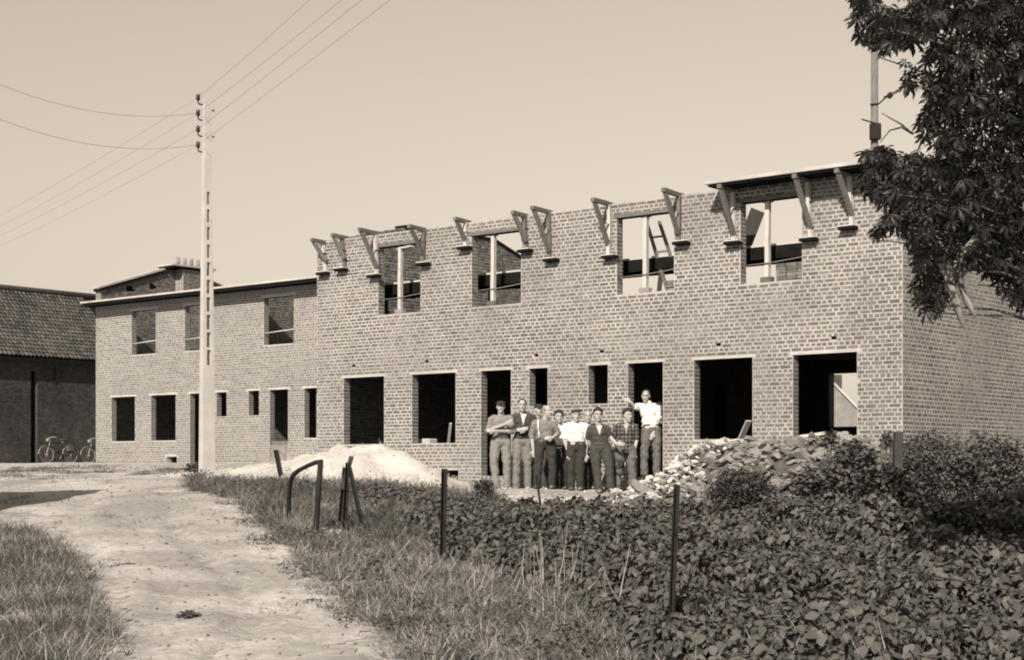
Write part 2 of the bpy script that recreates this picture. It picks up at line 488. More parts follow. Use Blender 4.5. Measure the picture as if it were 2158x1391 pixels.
def lay(x0, x1, z0, prof, ops, proud=0.0025, depth=0.02, joint=0.025, jit=0.004, reveal=0.2, seed=1):
    """English cross bond: list of boxes (x0,x1,y0,y1,z0,z1) on the front face plus jamb faces"""
    r_ = np.random.default_rng(seed)
    px_, pz_ = zip(*prof)
    out, jambs = [], []
    row = 0; z = z0
    zmax = max(pz_)
    while z + COURSE <= zmax + 0.02:
        zc = z + COURSE / 2
        segs = [(x0, x1)]
        for o in ops:
            if o[2] - 0.01 < zc < o[3] + 0.0:
                ns = []
                for a, b_ in segs:
                    if o[1] <= a or o[0] >= b_: ns.append((a, b_)); continue
                    if o[0] - a > 0.02: ns.append((a, o[0]))
                    if b_ - o[1] > 0.02: ns.append((o[1], b_))
                segs = ns
                if o[1] - o[0] > 0.3 and reveal:
                    d0 = 0.012 if row % 2 else 0.012
                    for dd in ([(0.012, reveal - .01)] if row % 2 else [(0.012, .098), (.11, reveal - .01)]):
                        jambs.append((o[0] - 0.01, o[0] + 0.004, dd[0], dd[1], z + joint / 2, z + COURSE - joint / 2))
                        jambs.append((o[1] - 0.004, o[1] + 0.01, dd[0], dd[1], z + joint / 2, z + COURSE - joint / 2))
        if row % 2 == 0: pitch, off = STR, (0 if row % 4 == 0 else STR / 2)
        else: pitch, off = STR / 2, STR / 4
        for a, b_ in segs:
            k0 = math.floor((a - off) / pitch) - 1; k1 = math.ceil((b_ - off) / pitch) + 1
            xs = np.arange(k0, k1 + 1) * pitch + off
            for q in range(len(xs) - 1):
                l_, h_ = max(a, xs[q]), min(b_, xs[q + 1])
                if h_ - l_ < 0.045: continue
                if zc > np.interp((l_ + h_) / 2, px_, pz_): continue
                jx = r_.uniform(-jit, jit, 4)
                sh = joint * r_.uniform(.8, 1.7)
                ff = proud * r_.uniform(.4, 1.4)
                out.append((l_ + sh / 2 + jx[0], h_ - sh / 2 + jx[1], -ff, depth, z + joint / 2 + jx[2], z + COURSE - joint / 2 + jx[3]))
        z += COURSE; row += 1
    return np.array(out), np.array(jambs).reshape(-1, 6)

def mirror_ops(half):
    return half + [(-b_, -a, c, d) for a, b_, c, d in half]

def brick_part(parent, A, m, name='brickwork', fn=None, kind=True):
    V, F = boxes(A)
    if fn is not None: V = fn(V)
    o = mesh_np(name, V, F, m, parent)
    if kind: stuff(o)
    return o

# ================================================================ the large new house
BASE_M = -0.75
MH = empty('brick_house', main_w(0, 0, BASE_M), -PHI)
tag(MH, 'larger unfinished brick house without a roof, timber brackets along its top edge', 'house')
hz = lambda h: h - BASE_M
LINT, SILL, USILL, ULINT, TOP = 2.02, .55, 3.35, 4.82, 5.11
FLOOR = -0.14
ground_ops = [(4.99, 6.23, SILL, LINT), (2.93, 4.17, SILL, LINT), (1.44, 2.24, FLOOR, LINT), (.50, .97, 1.27, LINT)]
up_ops = [(3.92, 5.17, USILL, ULINT), (1.18, 2.49, USILL, ULINT)]
holes = [(main_u(x, 0) - .055, main_u(x, 0) + .055, 2.25, 2.315) for x in (745, 899, 1130, 1268, 1514, 1757)]
cell_u = main_u(950, 0)
cellar = [(cell_u - .21, cell_u + .21, -.24, -.02), (cell_u - .20, cell_u + .21, -.42, -.29)]
ops = mirror_ops(ground_ops) + mirror_ops(up_ops) + holes + cellar
ops = [(a, b_, hz(c), hz(d)) for a, b_, c, d in ops]
profM = [(-HALF, hz(TOP)), (HALF, hz(TOP))]
V, F = wall_core(-HALF, HALF, 0, profM, .2, ops)
fw = mesh_np('front_wall', V, F, 'mortar', MH)
# lintel strips take the place of one course above the openings
lint_ops = [(a - .05, b_ + .05, d, d + .05) for a, b_, c, d in ops if d - c > .5 and d < hz(3)] + \
           [(a - .08, b_ + .08, d, d + .07) for a, b_, c, d in ops if d > hz(4)]
# raw top course: a few bricks missing
A, J = lay(-HALF, HALF, 0.03, profM, ops + lint_ops, seed=3)
J = J[[any(abs(j[0] + .01 - o[0]) < .02 or abs(j[1] - .01 - o[1]) < .02 for o in ops if o[3] - o[2] > .5) for j in J]]
A = np.array([a for a in A if not (a[4] > hz(TOP) - COURSE * 1.05 and random.random() < .12)])
dcam = np.array([(main_w((a[0] + a[1]) / 2, 0, BASE_M + a[4]) - Vector((0, 0, CZ))).length for a in A])
vis = (A[:, 4] > hz(.35)) & (A[:, 4] < hz(3.6))
order = np.lexsort((dcam, ~vis))
near = order[:300]
rest = np.setdiff1d(np.arange(len(A)), near)
brick_part(fw, np.concatenate([A[rest], J]), 'brick')
unit = {}
for k in near:                                   # each brick of the near end is its own piece
    a = A[k]; dx, dz = a[1] - a[0], a[5] - a[4]
    key = (round(dx, 2), 0)
    if key not in unit:
        v_, f_ = boxes([(-dx / 2, dx / 2, -.005, .02, -dz / 2, dz / 2)])
        me = bpy.data.meshes.new('brick'); me.from_pydata([tuple(q) for q in v_], [], [tuple(q) for q in f_]); me.materials.append(MATS['brick'])
        unit[key] = me
    o = bpy.data.objects.new('brick', unit[key]); COL.objects.link(o); o.parent = fw
    o.location = ((a[0] + a[1]) / 2, random.uniform(-.002, .001), (a[4] + a[5]) / 2)
for a, b_, c, d in ops:
    if d < hz(3) and d - c > .5: box_obj('lintel', (a - .05, b_ + .05, -.004, .19, d, d + .05), 'concrete', MH)
    elif d > hz(4): box_obj('window_head', (a - .08, b_ + .08, -.012, .19, d, d + .07), 'grey_wood', MH, .004)
for a, b_, c, d in holes: box_obj('putlog_shade', (a + .002, b_ - .002, .035, .05, hz(c) + .002, hz(d) - .002), 'tar_shade_black', MH)  # black plug paints the shade inside each hole
# cellar sill between the two vent openings
box_obj('vent_sill', (cell_u - .24, cell_u + .26, -.03, .1, hz(-.285), hz(-.245)), 'concrete', MH)

DEPTH = 8.5
# right side wall
profS = [(0, hz(TOP)), (DEPTH / 2, hz(TOP + .9)), (DEPTH, hz(TOP))]
def to_right(V): V = np.asarray(V); return np.stack([HALF - V[:, 1], V[:, 0], V[:, 2]], -1)
V, F = wall_core(.2, DEPTH, 0, profS, .2, [])
sw = mesh_np('side_wall', to_right(V), F, 'mortar', MH)
A, J = lay(0.0, DEPTH, 0.03, profS, [], seed=5)
brick_part(sw, A, 'brick', fn=to_right)
# left gable, bare inner face seen through the upper windows
profG = [(0, hz(TOP)), (2.6, hz(5.72)), (5.9, hz(5.78)), (8.5, hz(5.0))]
def to_left(V): V = np.asarray(V); return np.stack([-HALF + .25 - V[:, 1], V[:, 0], V[:, 2]], -1)
V, F = wall_core(.2, DEPTH, 0, profG, .25, [])
gw = mesh_np('gable_wall', to_left(V), F, 'rough_mortar', MH)
A, J = lay(.2, DEPTH, 0.03, profG, [], proud=.012, jit=.008, seed=6)
brick_part(gw, A, 'rough_brick', fn=to_left)
for i, (a, b_) in enumerate(zip(profG[1:], profG[2:])):
    beam('coping', (-HALF + .12, a[0], a[1] + .03), (-HALF + .12, b_[0], b_[1] + .03), .34, .07, 'tar_shade_black', MH)
# back wall with one window, party wall, slabs, darkened to paint indoor shade
bo = [(main_u(1758, DEPTH), main_u(1758, DEPTH) + 1.15, hz(.98), hz(2.22)), (-5.6, -4.4, hz(.9), hz(1.9))]
V, F = wall_core(-HALF + .25, HALF - .2, 0, [(-HALF, hz(3.3)), (HALF, hz(3.3))], .25, bo)
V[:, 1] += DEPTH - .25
mesh_np('back_wall', V, F, 'raw_shaded', MH)
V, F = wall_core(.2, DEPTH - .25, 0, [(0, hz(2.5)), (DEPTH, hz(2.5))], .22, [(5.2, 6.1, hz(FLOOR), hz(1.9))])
mesh_np('party_wall', np.stack([.11 - V[:, 1], V[:, 0], V[:, 2]], -1), F, 'raw_shaded', MH)
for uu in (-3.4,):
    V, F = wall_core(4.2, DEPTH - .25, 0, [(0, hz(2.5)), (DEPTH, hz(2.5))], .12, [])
    mesh_np('inner_wall', np.stack([uu - V[:, 1], V[:, 0], V[:, 2]], -1), F, 'raw_shaded', MH)
box_obj('ground_floor', (-HALF + .25, HALF - .2, .2, DEPTH - .25, hz(-.5), hz(FLOOR)), 'raw_shaded', MH)
box_obj('upper_floor', (-HALF + .25, HALF - .2, .2, DEPTH - .25, hz(2.5), hz(2.72)), 'raw_shaded', MH)
# slab of the future gutter over the right end
box_obj('gutter_slab', (3.50, HALF + .1, -.56, .18, hz(TOP + .012), hz(TOP + .075)), 'concrete', MH, .006)
box_obj('gutter_board', (5.1, HALF, -.4, .1, hz(TOP + .078), hz(TOP + .105)), 'new_wood', MH, .004)
box_obj('formwork_shade', (3.56, HALF, -.52, -.004, hz(TOP - .03), hz(TOP + .010)), 'tar_shade_black', MH)  # blackened to paint the shadow under the slab

# ================================================================ timber brackets along the top
def bracket(u, out, drop, lean, shelf_dx, variant):
    o = empty('wooden_bracket', main_w(u, 0, TOP - drop - .1), -PHI)
    H = drop + .1
    zt = H + random.uniform(-.02, .05)
    if variant == 'slab': zt = H - .04
    out *= .9
    beam('arm', (0.02, -out, zt), (-.02 + lean * .2, .12, zt - (0 if variant == 'slab' else .02)), .085, .075, 'grey_wood', o, wob=.006)
    beam('upright', (lean * .6, -.052, .03), (0.01, -.05, zt - .03), .07, .065, 'grey_wood' if random.random() < .3 else 'new_wood', o, wob=.012)
    beam('brace', (0.02, -out + .06, zt - .03), (lean * .6 + .02, -.1, .22 + random.uniform(-.06, .06)), .055, .085, 'grey_wood', o, wob=.01)
    beam('cleat', (lean * .3 - .06, -.03, H * .42), (lean * .3 + .03, -.03, H * .62), .12, .03, 'dark_wood', o)
    box_obj('foot_shade_board', (shelf_dx - .16, shelf_dx + .16, -.16, -.006, -.04, .012), 'tar_shade_black', o, .006)  # front blackened to paint shade below the pale top
    box_obj('foot_plank', (shelf_dx - .15, shelf_dx + .15, -.175, -.006, .0125, .036), 'new_wood', o, .004)
    return o
BR = [(-6.85, .45, .62, .2, .05, ''), (-6.25, .40, .58, .2, .02, ''), (-5.22, .62, .80, .12, .0, ''), (-3.78, .60, .66, -.05, .02, ''),
      (-2.62, .45, .42, .0, .0, ''), (-1.06, .50, .62, .1, .05, ''), (-.45, .66, .86, .05, .1, ''), (1.02, .66, .92, .0, .05, ''), (2.62, .66, .80, .0, .08, ''),
      (3.78, .60, .90, .06, .03, 'slab'), (5.30, .62, .98, .12, .05, 'slab'), (6.10, .60, .85, .1, .0, 'slab')]
WHERE = ['raking timber bracket fixed at the far corner of the larger brick house',
         'short raking timber bracket, second one from the far corner of the larger house',
         'triangular timber bracket beside the far edge of the window nearest the lower house',
         'triangular timber bracket between the two upper windows nearest the lower house, beside the first',
         'small timber bracket at the far edge of the second upper window from the lower house',
         'timber bracket at the near edge of the second upper window from the lower house',
         'triangular timber bracket alone on plain wall in the middle of the larger house',
         'triangular timber bracket just before the upper window with the ladder inside',
         'triangular timber bracket just past the upper window with the ladder inside',
         'timber bracket under the far end of the pale concrete gutter slab',
         'timber bracket under the gutter slab at the near edge of the last upper window',
         'timber bracket under the gutter slab next to the tree leaves']
for spec, lab in zip(BR, WHERE):
    tag(bracket(*spec), lab, 'bracket', 'timber brackets along the wall top')

# ================================================================ props and clutter in the upper windows
upw = [(-5.17, -3.92), (-2.49, -1.18), (1.18, 2.49), (3.92, 5.17)]
propx = [main_u(843, .08), main_u(1039, .08), main_u(1360, .08), main_u(1617, .08)]
PW = ['upper window next the lower house', 'upper window before a rough brick gable', 'upper window with the ladder', 'upper window under the gutter slab']
for i, ((a, b_), x) in enumerate(zip(upw, propx)):
    o = empty('timber_prop', main_w(x, .09, USILL), -PHI)
    beam('post', (0, 0, .09), (0.01, 0, ULINT - USILL - .02), .085, .08, 'new_wood', o, wob=.004)
    box_obj('foot_block', (-.12, .11, -.07, .07, 0, .10), 'stone_grey', o, .012)
    if i == 0: beam('head_board', (-.35, .12, ULINT - USILL - .06), (.42, -.05, ULINT - USILL - .05), .16, .035, 'new_wood', o)
    else: box_obj('head_block', (-.1, .1, -.05, .05, ULINT - USILL - .03, ULINT - USILL - .001), 'grey_wood', o, .004)
    tag(o, 'pale timber prop upright in the ' + PW[i], 'prop', 'props under the upper window heads')
    t = tube('guard_rail', [main_w(a - .04, .03, USILL + .33), main_w((a + b_) / 2, .035, USILL + .345), main_w(b_ + .04, .03, USILL + .40)], .012, 'grey_wood')
    tag(t, 'thin guard rail across the ' + PW[i], 'rail', 'rails across the upper windows')

# platform of planks inside, on trestles
pl = empty('scaffold_platform', main_w(0, 1.0, 2.72), -PHI)
tag(pl, 'scaffold platform of pale planks on dark beams behind the upper windows', 'scaffold')
for k in range(4):
    for s0, s1 in ((-6.6, -2.3), (-2.34, 2.2), (2.16, 6.5)):
        box_obj('plank', (s0 + random.uniform(-.1, .1), s1, -.30 + k * .17, -.30 + k * .17 + .16, 1.38 + (k % 2) * .006, 1.42 + (k % 2) * .006), 'new_wood', pl, .004)
beam('ledger', (-6.6, -.33, 1.25), (6.5, -.33, 1.25), .06, .22, 'tar_shade_black', pl, roll=math.pi / 2 * 0)
beam('ledger', (-6.6, .4, 1.25), (6.5, .4, 1.25), .06, .22, 'tar_shade_black', pl)
for uu in (-6.3, -3.2, -.4, 1.62, 2.9, 6.0):
    for ww in (-.26, .34):
        beam('trestle_leg', (uu, ww * 1.3, 0), (uu + .1, ww, 1.2), .09, .09, 'dark_wood', pl)

def ladder(name, p0, p1, width, m='new_wood', rungs=9):
    p0, p1 = Vector(p0), Vector(p1)
    o = empty(name, p0)
    d = p1 - p0
    side = Vector((U.x, U.y, 0)) * width / 2
    for s in (-1, 1): beam('rail', side * s, d + side * s * .85, .06, .045, m, o)
    for k in range(1, rungs):
        c = d * (k / rungs)
        beam('rung', c - side * .95, c + side * .95, .035, .035, m, o)
    return o
tag(ladder('ladder', main_w(main_u(1446, .62), .62, 2.72), main_w(main_u(1376, .72), .72, 4.80), .34, m='grey_wood', rungs=7), 'pale wooden ladder leaning inside an upper window', 'ladder')

def stack(name, u, w, h, nx_, ny_, nz_, label, m='rough_brick', prob=1.0):
    o = empty(name, main_w(u, w, h), -PHI)
    me = None
    for k in range(nz_):
        for i in range(nx_):
            for j in range(ny_):
                if random.random() > prob: continue
                if me is None:
                    me = box_obj('brick', (-.1, .1, -.05, .05, 0, .058), m, o, .005); b_ = me
                else: b_ = link_copy(me, o)
                b_.location = ((i - nx_ / 2 + .5) * .215 + random.uniform(-.01, .01), (j - ny_ / 2 + .5) * .108, k * .06)
                b_.rotation_euler = (0, 0, random.uniform(-.05, .05))
    return tag(o, label, 'bricks')
stack('brick_stack', 4.70, .62, 3.25, 3, 3, 8, 'stack of loose bricks behind the sill of the window under the gutter slab')
stack('brick_stack', 2.28, .50, 3.15, 2, 2, 7, 'stack of bricks beside the ladder in an upper window')
stack('brick_stack', -1.45, .7, 3.0, 2, 2, 7, 'stack of bricks in the second upper window from the lower house')
for nm, (u_, w_, z0_, z1_) in {}.items(): pass
for u_, w_ in ((4.70, .62), (2.28, .5), (-1.45, .7)):      # trestle tables carrying the stacks
    z1_ = {4.70: 3.25, 2.28: 3.15, -1.45: 3.0}[u_]
    o = empty('mason_table', main_w(u_, w_, 2.72), -PHI)
    box_obj('table_top', (-.45, .45, -.25, .25, z1_ - 2.72 - .05, z1_ - 2.72), 'grey_wood', o, .005)
    for sx in (-.38, .38):
        for sy in (-.2, .2): beam('leg', (sx, sy, 0), (sx, sy, z1_ - 2.72 - .05), .06, .06, 'dark_wood', o)
    tag(o, {4.70: 'low trestle table under bricks in the window below the gutter slab', 2.28: 'low trestle table under bricks beside the ladder',
            -1.45: 'low trestle table under bricks in the second upper window from the lower house'}[u_], 'table', 'trestle tables on the upper floor')
b0 = main_w(main_u(1556, 1.2), 1.2, 3.95); b1 = main_w(main_u(1597, 1.2), 1.2, 4.88)
tag(beam('leaning_board', b0, b1, .03, .30, 'dark_wood'), 'dark board leaning slantwise in the upper window under the gutter slab', 'board')
# ground floor: planks and odds inside
tag(beam('leaning_plank', main_w(main_u(1535, 1.6), 1.6, .05), main_w(main_u(1578, 1.3), 1.3, .92), .12, .03, 'new_wood'), 'pale plank leaning inside the big window above the rubble', 'plank')
tag(beam('leaning_plank', main_w(-4.05, .95, .05), main_w(-3.55, .55, .98), .05, .04, 'new_wood'), 'pale stick leaning inside the window past the sand pile', 'plank')
o = empty('mortar_tub', main_w(-4.25, .55, FLOOR), -PHI)
box_obj('tub', (-.2, .2, -.14, .14, .60, .80), 'stone_light', o, .02); box_obj('stand', (-.16, .16, -.1, .1, 0, .6), 'dark_wood', o, .01)
tag(o, 'pale mortar tub standing inside the window past the sand pile', 'tub')

# ================================================================ the lower new house, set back
BASE_L = -0.1
LH = empty('brick_house', LC + Vector((0, 0, BASE_L + CZ)), -PHI)
tag(LH, 'lower set-back brick house with a deeply shaded cornice and chimney, behind the concrete pole', 'house')
hl = lambda h: h - BASE_L
LL, LS, LUS, LUL, LT = 2.364, .915, 3.71, 5.12, 5.46
g2 = [(4.99, 6.23, LS, LL), (2.93, 4.17, LS, LL), (1.44, 2.24, .2, LL), (.50, .97, 1.62, LL)]
u2 = [(3.92, 5.17, LUS, LUL), (1.18, 2.49, LUS, LUL)]
def left_u(x, w):
    r = (x - CX) / FPX
    return (r * (LC.y + N.y * w) - LC.x - N.x * w) / (U.x - r * U.y)
cu = left_u(362, 0)
ops2 = [(a, b_, hl(c), hl(d)) for a, b_, c, d in mirror_ops(g2) + mirror_ops(u2) + [(cu - .25, cu + .25, .19, .40)]]
profL = [(-HALF, hl(LT)), (HALF, hl(LT))]
V, F = wall_core(-HALF, HALF, 0, profL, .2, ops2)
fw2 = mesh_np('front_wall', V, F, 'mortar_far', LH)
lo2 = [(a - .08, b_ + .08, d, d + .07) for a, b_, c, d in ops2 if d < hl(4)] + [(a - .1, b_ + .1, d, d + .07) for a, b_, c, d in ops2 if d > hl(4)]
A, J = lay(-HALF, HALF, .02, profL, ops2 + lo2, proud=.005, joint=.024, seed=8)
J = J[[any(abs(j[0] + .01 - o[0]) < .02 or abs(j[1] - .01 - o[1]) < .02 for o in ops2 if o[3] - o[2] > .5) for j in J]]
brick_part(fw2, np.concatenate([A, J]), 'brick_far')
for a, b_, c, d in ops2: box_obj('lintel', (a - .08, b_ + .08, -.006, .19, d, d + (.07 if d < hl(4) else .05)), 'concrete', LH)
for a, b_, c, d in ops2:
    if d > hl(4): tube('guard_rail', [(a - .03, .04, c + .36), (b_ + .03, .04, c + .42)], .018, 'new_wood', LH)
# cornice gutter: pale lip over a block blackened to paint the overhang's shade
box_obj('cornice', (-HALF - .12, HALF + .1, -.55, .2, hl(LT + .003), hl(LT + .065)), 'concrete', LH, .008)
box_obj('shade_soffit', (-HALF - .04, HALF + .05, -.50, -.004, hl(LT - .08), hl(LT)), 'tar_shade_black', LH)
# left gable with parapet, inner face bare
profP = [(0, hl(6.02)), (2.62, hl(6.86)), (2.63, hl(6.92)), (4.4, hl(6.92)), (4.42, hl(6.7)), (8.5, hl(5.6))]
hp = [(1.02, 1.32, hl(5.98), hl(6.2)), (1.1, 1.42, hl(6.0), hl(6.12)), (2.0, 2.2, hl(6.14), hl(6.36)), (2.06, 2.32, hl(6.18), hl(6.3))]
def to_left2(V): V = np.asarray(V); return np.stack([-HALF + .25 - V[:, 1], V[:, 0], V[:, 2]], -1)
V, F = wall_core(0, 8.5, hl(LT + .1), profP, .25, [])
gp = mesh_np('gable_parapet', to_left2(V), F, 'rough_mortar', LH)
A, J = lay(0, 8.5, hl(LT + .12), profP, hp, proud=.012, jit=.01, joint=.022, reveal=0, seed=9)
brick_part(gp, A, 'rough_brick', fn=to_left2)
V, F = wall_core(.2, 8.5, 0, [(0, hl(LT + .1)), (8.5, hl(LT + .1))], .25, [])
gl = mesh_np('gable_wall', to_left2(V), F, 'rough_mortar', LH)
A, J = lay(.2, 8.5, .03, [(0, hl(LT)), (8.5, hl(LT))], [], proud=.012, jit=.008, joint=.022, reveal=0, seed=10)
brick_part(gl, A, 'rough_brick', fn=to_left2)
for h_ in hp: box_obj('socket_shade', (-HALF + .2, -HALF + .2545, h_[0] + .01, h_[1] - .01, h_[2] + .01, h_[3] - .01), 'tar_shade_black', LH)  # flat black plates paint the shade of open pockets
beam('coping', (-HALF + .12, -.12, hl(6.02 - .12 * .32 + .03)), (-HALF + .12, 2.62, hl(6.89)), .42, .06, 'concrete', LH)
beam('coping_board', (-HALF + .16, -.08, hl(6.02 - .12 * .32 - .05)), (-HALF + .16, 2.62, hl(6.81)), .36, .09, 'tar_shade_black', LH)
beam('coping', (-HALF + .12, 4.43, hl(6.73)), (-HALF + .12, 8.5, hl(5.63)), .42, .06, 'concrete', LH)
# chimney breast on the gable
ch = box_obj('chimney', (-HALF + .25, -HALF + .66, 3.12, 4.38, hl(4.0), hl(6.9)), 'mortar_far', LH)
A, J = lay(-HALF + .25, -HALF + .66, hl(4.0), [(-20, hl(6.9)), (20, hl(6.9))], [], joint=.024, seed=12)
A[:, 2:4] += 3.12
brick_part(ch, A, 'brick_far')
A, J = lay(3.12, 4.38, hl(4.0), [(-20, hl(6.9)), (20, hl(6.9))], [], joint=.022, proud=.01, seed=13)
brick_part(ch, A, 'rough_brick', fn=lambda V: np.stack([-HALF + .66 - V[:, 1], V[:, 0], V[:, 2]], -1))
box_obj('chimney_cap', (-HALF - .12, -HALF + .78, 2.58, 4.5, hl(6.975), hl(7.045)), 'concrete', ch, .01)
box_obj('cap_shade', (-HALF - .04, -HALF + .72, 2.64, 4.44, hl(6.9), hl(6.972)), 'tar_shade_black', ch)  # black block paints the shadow under the cap
for k in range(4):
    tube('chimney_pot', [(-HALF + .35, 3.16 + k * .29, hl(7.04)), (-HALF + .35, 3.16 + k * .29, hl(7.34))], [.075, .06], 'stone_grey', ch, 10)
# party wall, back wall, floors
def to_mid(V): V = np.asarray(V); return np.stack([.11 - V[:, 1], V[:, 0], V[:, 2]], -1)
V, F = wall_core(.2, 8.5, 0, [(0, hl(LT)), (8.5, hl(LT))], .22, [])
pw = mesh_np('party_wall', to_mid(V), F, 'rough_mortar', LH)
A, J = lay(.2, 5, .03, [(0, hl(LT)), (8.5, hl(LT))], [], proud=.012, jit=.008, joint=.022, reveal=0, seed=14)
brick_part(pw, A, 'rough_brick', fn=to_mid)
for uu in (3.35,):
    V, F = wall_core(.2, 6, 0, [(0, hl(LT)), (8.5, hl(LT))], .12, [])
    mesh_np('inner_wall', np.stack([uu - V[:, 1], V[:, 0], V[:, 2]], -1), F, 'rough_mortar', LH)
V, F = wall_core(.2, 8.5, 0, [(0, hl(LT)), (8.5, hl(LT))], .2, [])
mesh_np('side_wall', np.stack([HALF - V[:, 1], V[:, 0], V[:, 2]], -1), F, 'mortar_far', LH)
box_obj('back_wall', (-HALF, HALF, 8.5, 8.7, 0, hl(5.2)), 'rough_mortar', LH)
box_obj('ground_floor', (-HALF + .25, HALF - .2, .2, 8.5, hl(0), hl(.19)), 'raw_shaded', LH)  # floors darkened to paint indoor shade
box_obj('upper_floor', (-HALF + .25, HALF - .2, .2, 8.5, hl(2.75), hl(2.95)), 'raw_shaded', LH)
# stair string and a sill board inside its doors
beam('stair_string', (-2.15, .9, hl(2.5)), (-2.9, .9, hl(.3)), .1, .16, 'tar_shade_black', LH)
beam('door_sill', (1.46, .1, hl(.78)), (2.22, .1, hl(.78)), .08, .12, 'grey_wood', LH)
box_obj('door_step', (1.445, 2.235, .03, .19, hl(.201), hl(.72)), 'rough_mortar', LH)

# ================================================================ old barn at the left
bl = pix(64, 978, 61.0); bl.z = 0
BN = empty('old_barn', Vector((bl.x, bl.y, CZ - .1)), -PHI)      # local x = U (towards viewer's right), y = N along the wall
tag(BN, 'old dark brick barn with a pantile roof at the far left, bicycles against it', 'barn')
EV, RG = 4.40, 7.25                       # eave and ridge above eye level
ZB = CZ - .1
eb, rb = EV + .1, RG + .1
RUN = 2.75
V, F = wall_core(-12, 12, -.6, [(-12, eb - .12), (12, eb - .12)], .35, [(.02, .30, -.4, eb - .6)])
to_b = lambda V: np.stack([-np.asarray(V)[:, 1], np.asarray(V)[:, 0], np.asarray(V)[:, 2]], -1)
bw_ = mesh_np('wall', to_b(V), F, 'old_mortar', BN)
A, J = lay(-8, 6, -.6, [(-20, eb - .2), (20, eb - .2)], [(.02, .30, -.4, eb - .6)], joint=.016, proud=.006, jit=.006, reveal=0, seed=20)
brick_part(bw_, A, 'old_brick', fn=to_b)
box_obj('barn_door', (-.3, -.22, -.1, .42, -.5, eb - .5), 'tar_shade_black', BN)
mesh_np('gable', [(-.36, 12, -.6), (-2 * RUN, 12, -.6), (-2 * RUN, 12, eb - .1), (-RUN, 12, rb - .1), (-.36, 12, eb - .1)], [(0, 1, 2, 3, 4)], 'old_brick', BN)
mesh_np('gable', [(-.36, -12, -.6), (-2 * RUN, -12, -.6), (-2 * RUN, -12, eb - .1), (-RUN, -12, rb - .1), (-.36, -12, eb - .1)], [(4, 3, 2, 1, 0)], 'old_brick', BN)
ov = .42
mesh_np('roof_deck', [(ov, -12.2, eb - .1), (ov, 12.2, eb - .1), (-RUN, 12.2, rb - .06), (-RUN, -12.2, rb - .06), (-2 * RUN - ov, -12.2, eb - .1), (-2 * RUN - ov, 12.2, eb - .1),
                      (ov, -12.2, eb - .2), (ov, 12.2, eb - .2), (-RUN, 12.2, rb - .16), (-RUN, -12.2, rb - .16)],
        [(0, 1, 2, 3), (3, 2, 5, 4), (6, 9, 8, 7), (0, 6, 7, 1)], 'tar_shade_black', BN)
# pantiles: curved pieces laid in rows up the slope
rows = 18; tw = .185
slope = Vector((-RUN - ov, 0, rb - eb)); sl_len = slope.length; sd = slope.normalized(); nn = Vector((sd.z, 0, -sd.x))
gauge = sl_len / rows
prof_t = [(-.5, .0), (-.3, .045), (-.05, .06), (.2, .03), (.42, -.012), (.5, .0)]
def tile_geo():
    v, f = [], []
    for k, lift in ((0, .045), (1, .0)):
        for a, b_ in prof_t: v.append((a * tw * 1.04, k * gauge * 1.12, b_ + lift))
    n_ = len(prof_t)
    for i in range(n_ - 1): f.append((i, i + 1, n_ + i + 1, n_ + i))
    for a, b_ in prof_t: v.append((a * tw * 1.04, 0, b_ + .02))
    for i in range(n_ - 1): f.append((2 * n_ + i, 2 * n_ + i + 1, i + 1, i))
    return np.array(v), np.array(f)
tv, tf = tile_geo()
def tiles(cols, r0, r1):
    VV, FF = [], []
    for r in range(r0, r1):
        for c in cols:
            jit = RNG.uniform(-.006, .006, 3)
            loc = np.array((ov, 0, eb - .1)) + np.array(sd) * (r * gauge) + np.array((0, c * tw + (r % 2) * .02, 0)) + jit
            M_ = np.stack([np.array((0, 1, 0)), np.array(sd), np.array(nn)], 0)
            FF.append(tf + sum(len(q) for q in VV)); VV.append(tv @ M_ + loc)
    return np.concatenate(VV), np.concatenate(FF)
V, F = tiles(range(-30, 24), 0, rows)
stuff(mesh_np('roof_tiles', V, F, 'tile', BN, smooth=False))
tube('ridge_tiles', [(-RUN, -12.2, rb + .0), (-RUN, 12.2, rb + .0)], .12, 'tile', BN, 10)
box_obj('wall_anchor', (.0, .05, 1.05, 1.12, eb - 1.05, eb - .45), 'iron', BN)

# ================================================================ house with a steep gable seen through the open ground floor
gbx = pix(1744, 800, 75)
GB = empty('gabled_house', (gbx.x, 75, CZ - 1.2), 0)
tag(GB, 'distant gabled house seen through the open window of the larger house', 'house')
apex = gbx.z - (CZ - 1.2)
mesh_np('wall', [(-3.3, 0, 0), (3.3, 0, 0), (3.3, 0, apex - 3.4), (0, 0, apex), (-3.3, 0, apex - 3.4), (-3.3, 9, 0), (3.3, 9, 0), (3.3, 9, apex - 3.4), (0, 9, apex), (-3.3, 9, apex - 3.4)],
        [(0, 1, 2, 3, 4), (5, 9, 8, 7, 6), (1, 6, 7, 2), (0, 4, 9, 5)], 'render_wall', GB)
for s in (-1, 1):
    mesh_np('roof', [(0, -.1, apex + .05), (s * 3.5, -.1, apex - 3.55), (s * 3.5, 9.1, apex - 3.55), (0, 9.1, apex + .05), (0, -.1, apex + .18), (s * 3.5, -.1, apex - 3.4), (s * 3.5, 9.1, apex - 3.4), (0, 9.1, apex + .18)],
            [(0, 1, 5, 4), (4, 5, 6, 7), (1, 2, 6, 5), (0, 3, 2, 1)], 'concrete', GB)
box_obj('chimney', (.25, .75, .3, .9, apex - 1.2, apex + .25), 'old_brick', GB, .02)

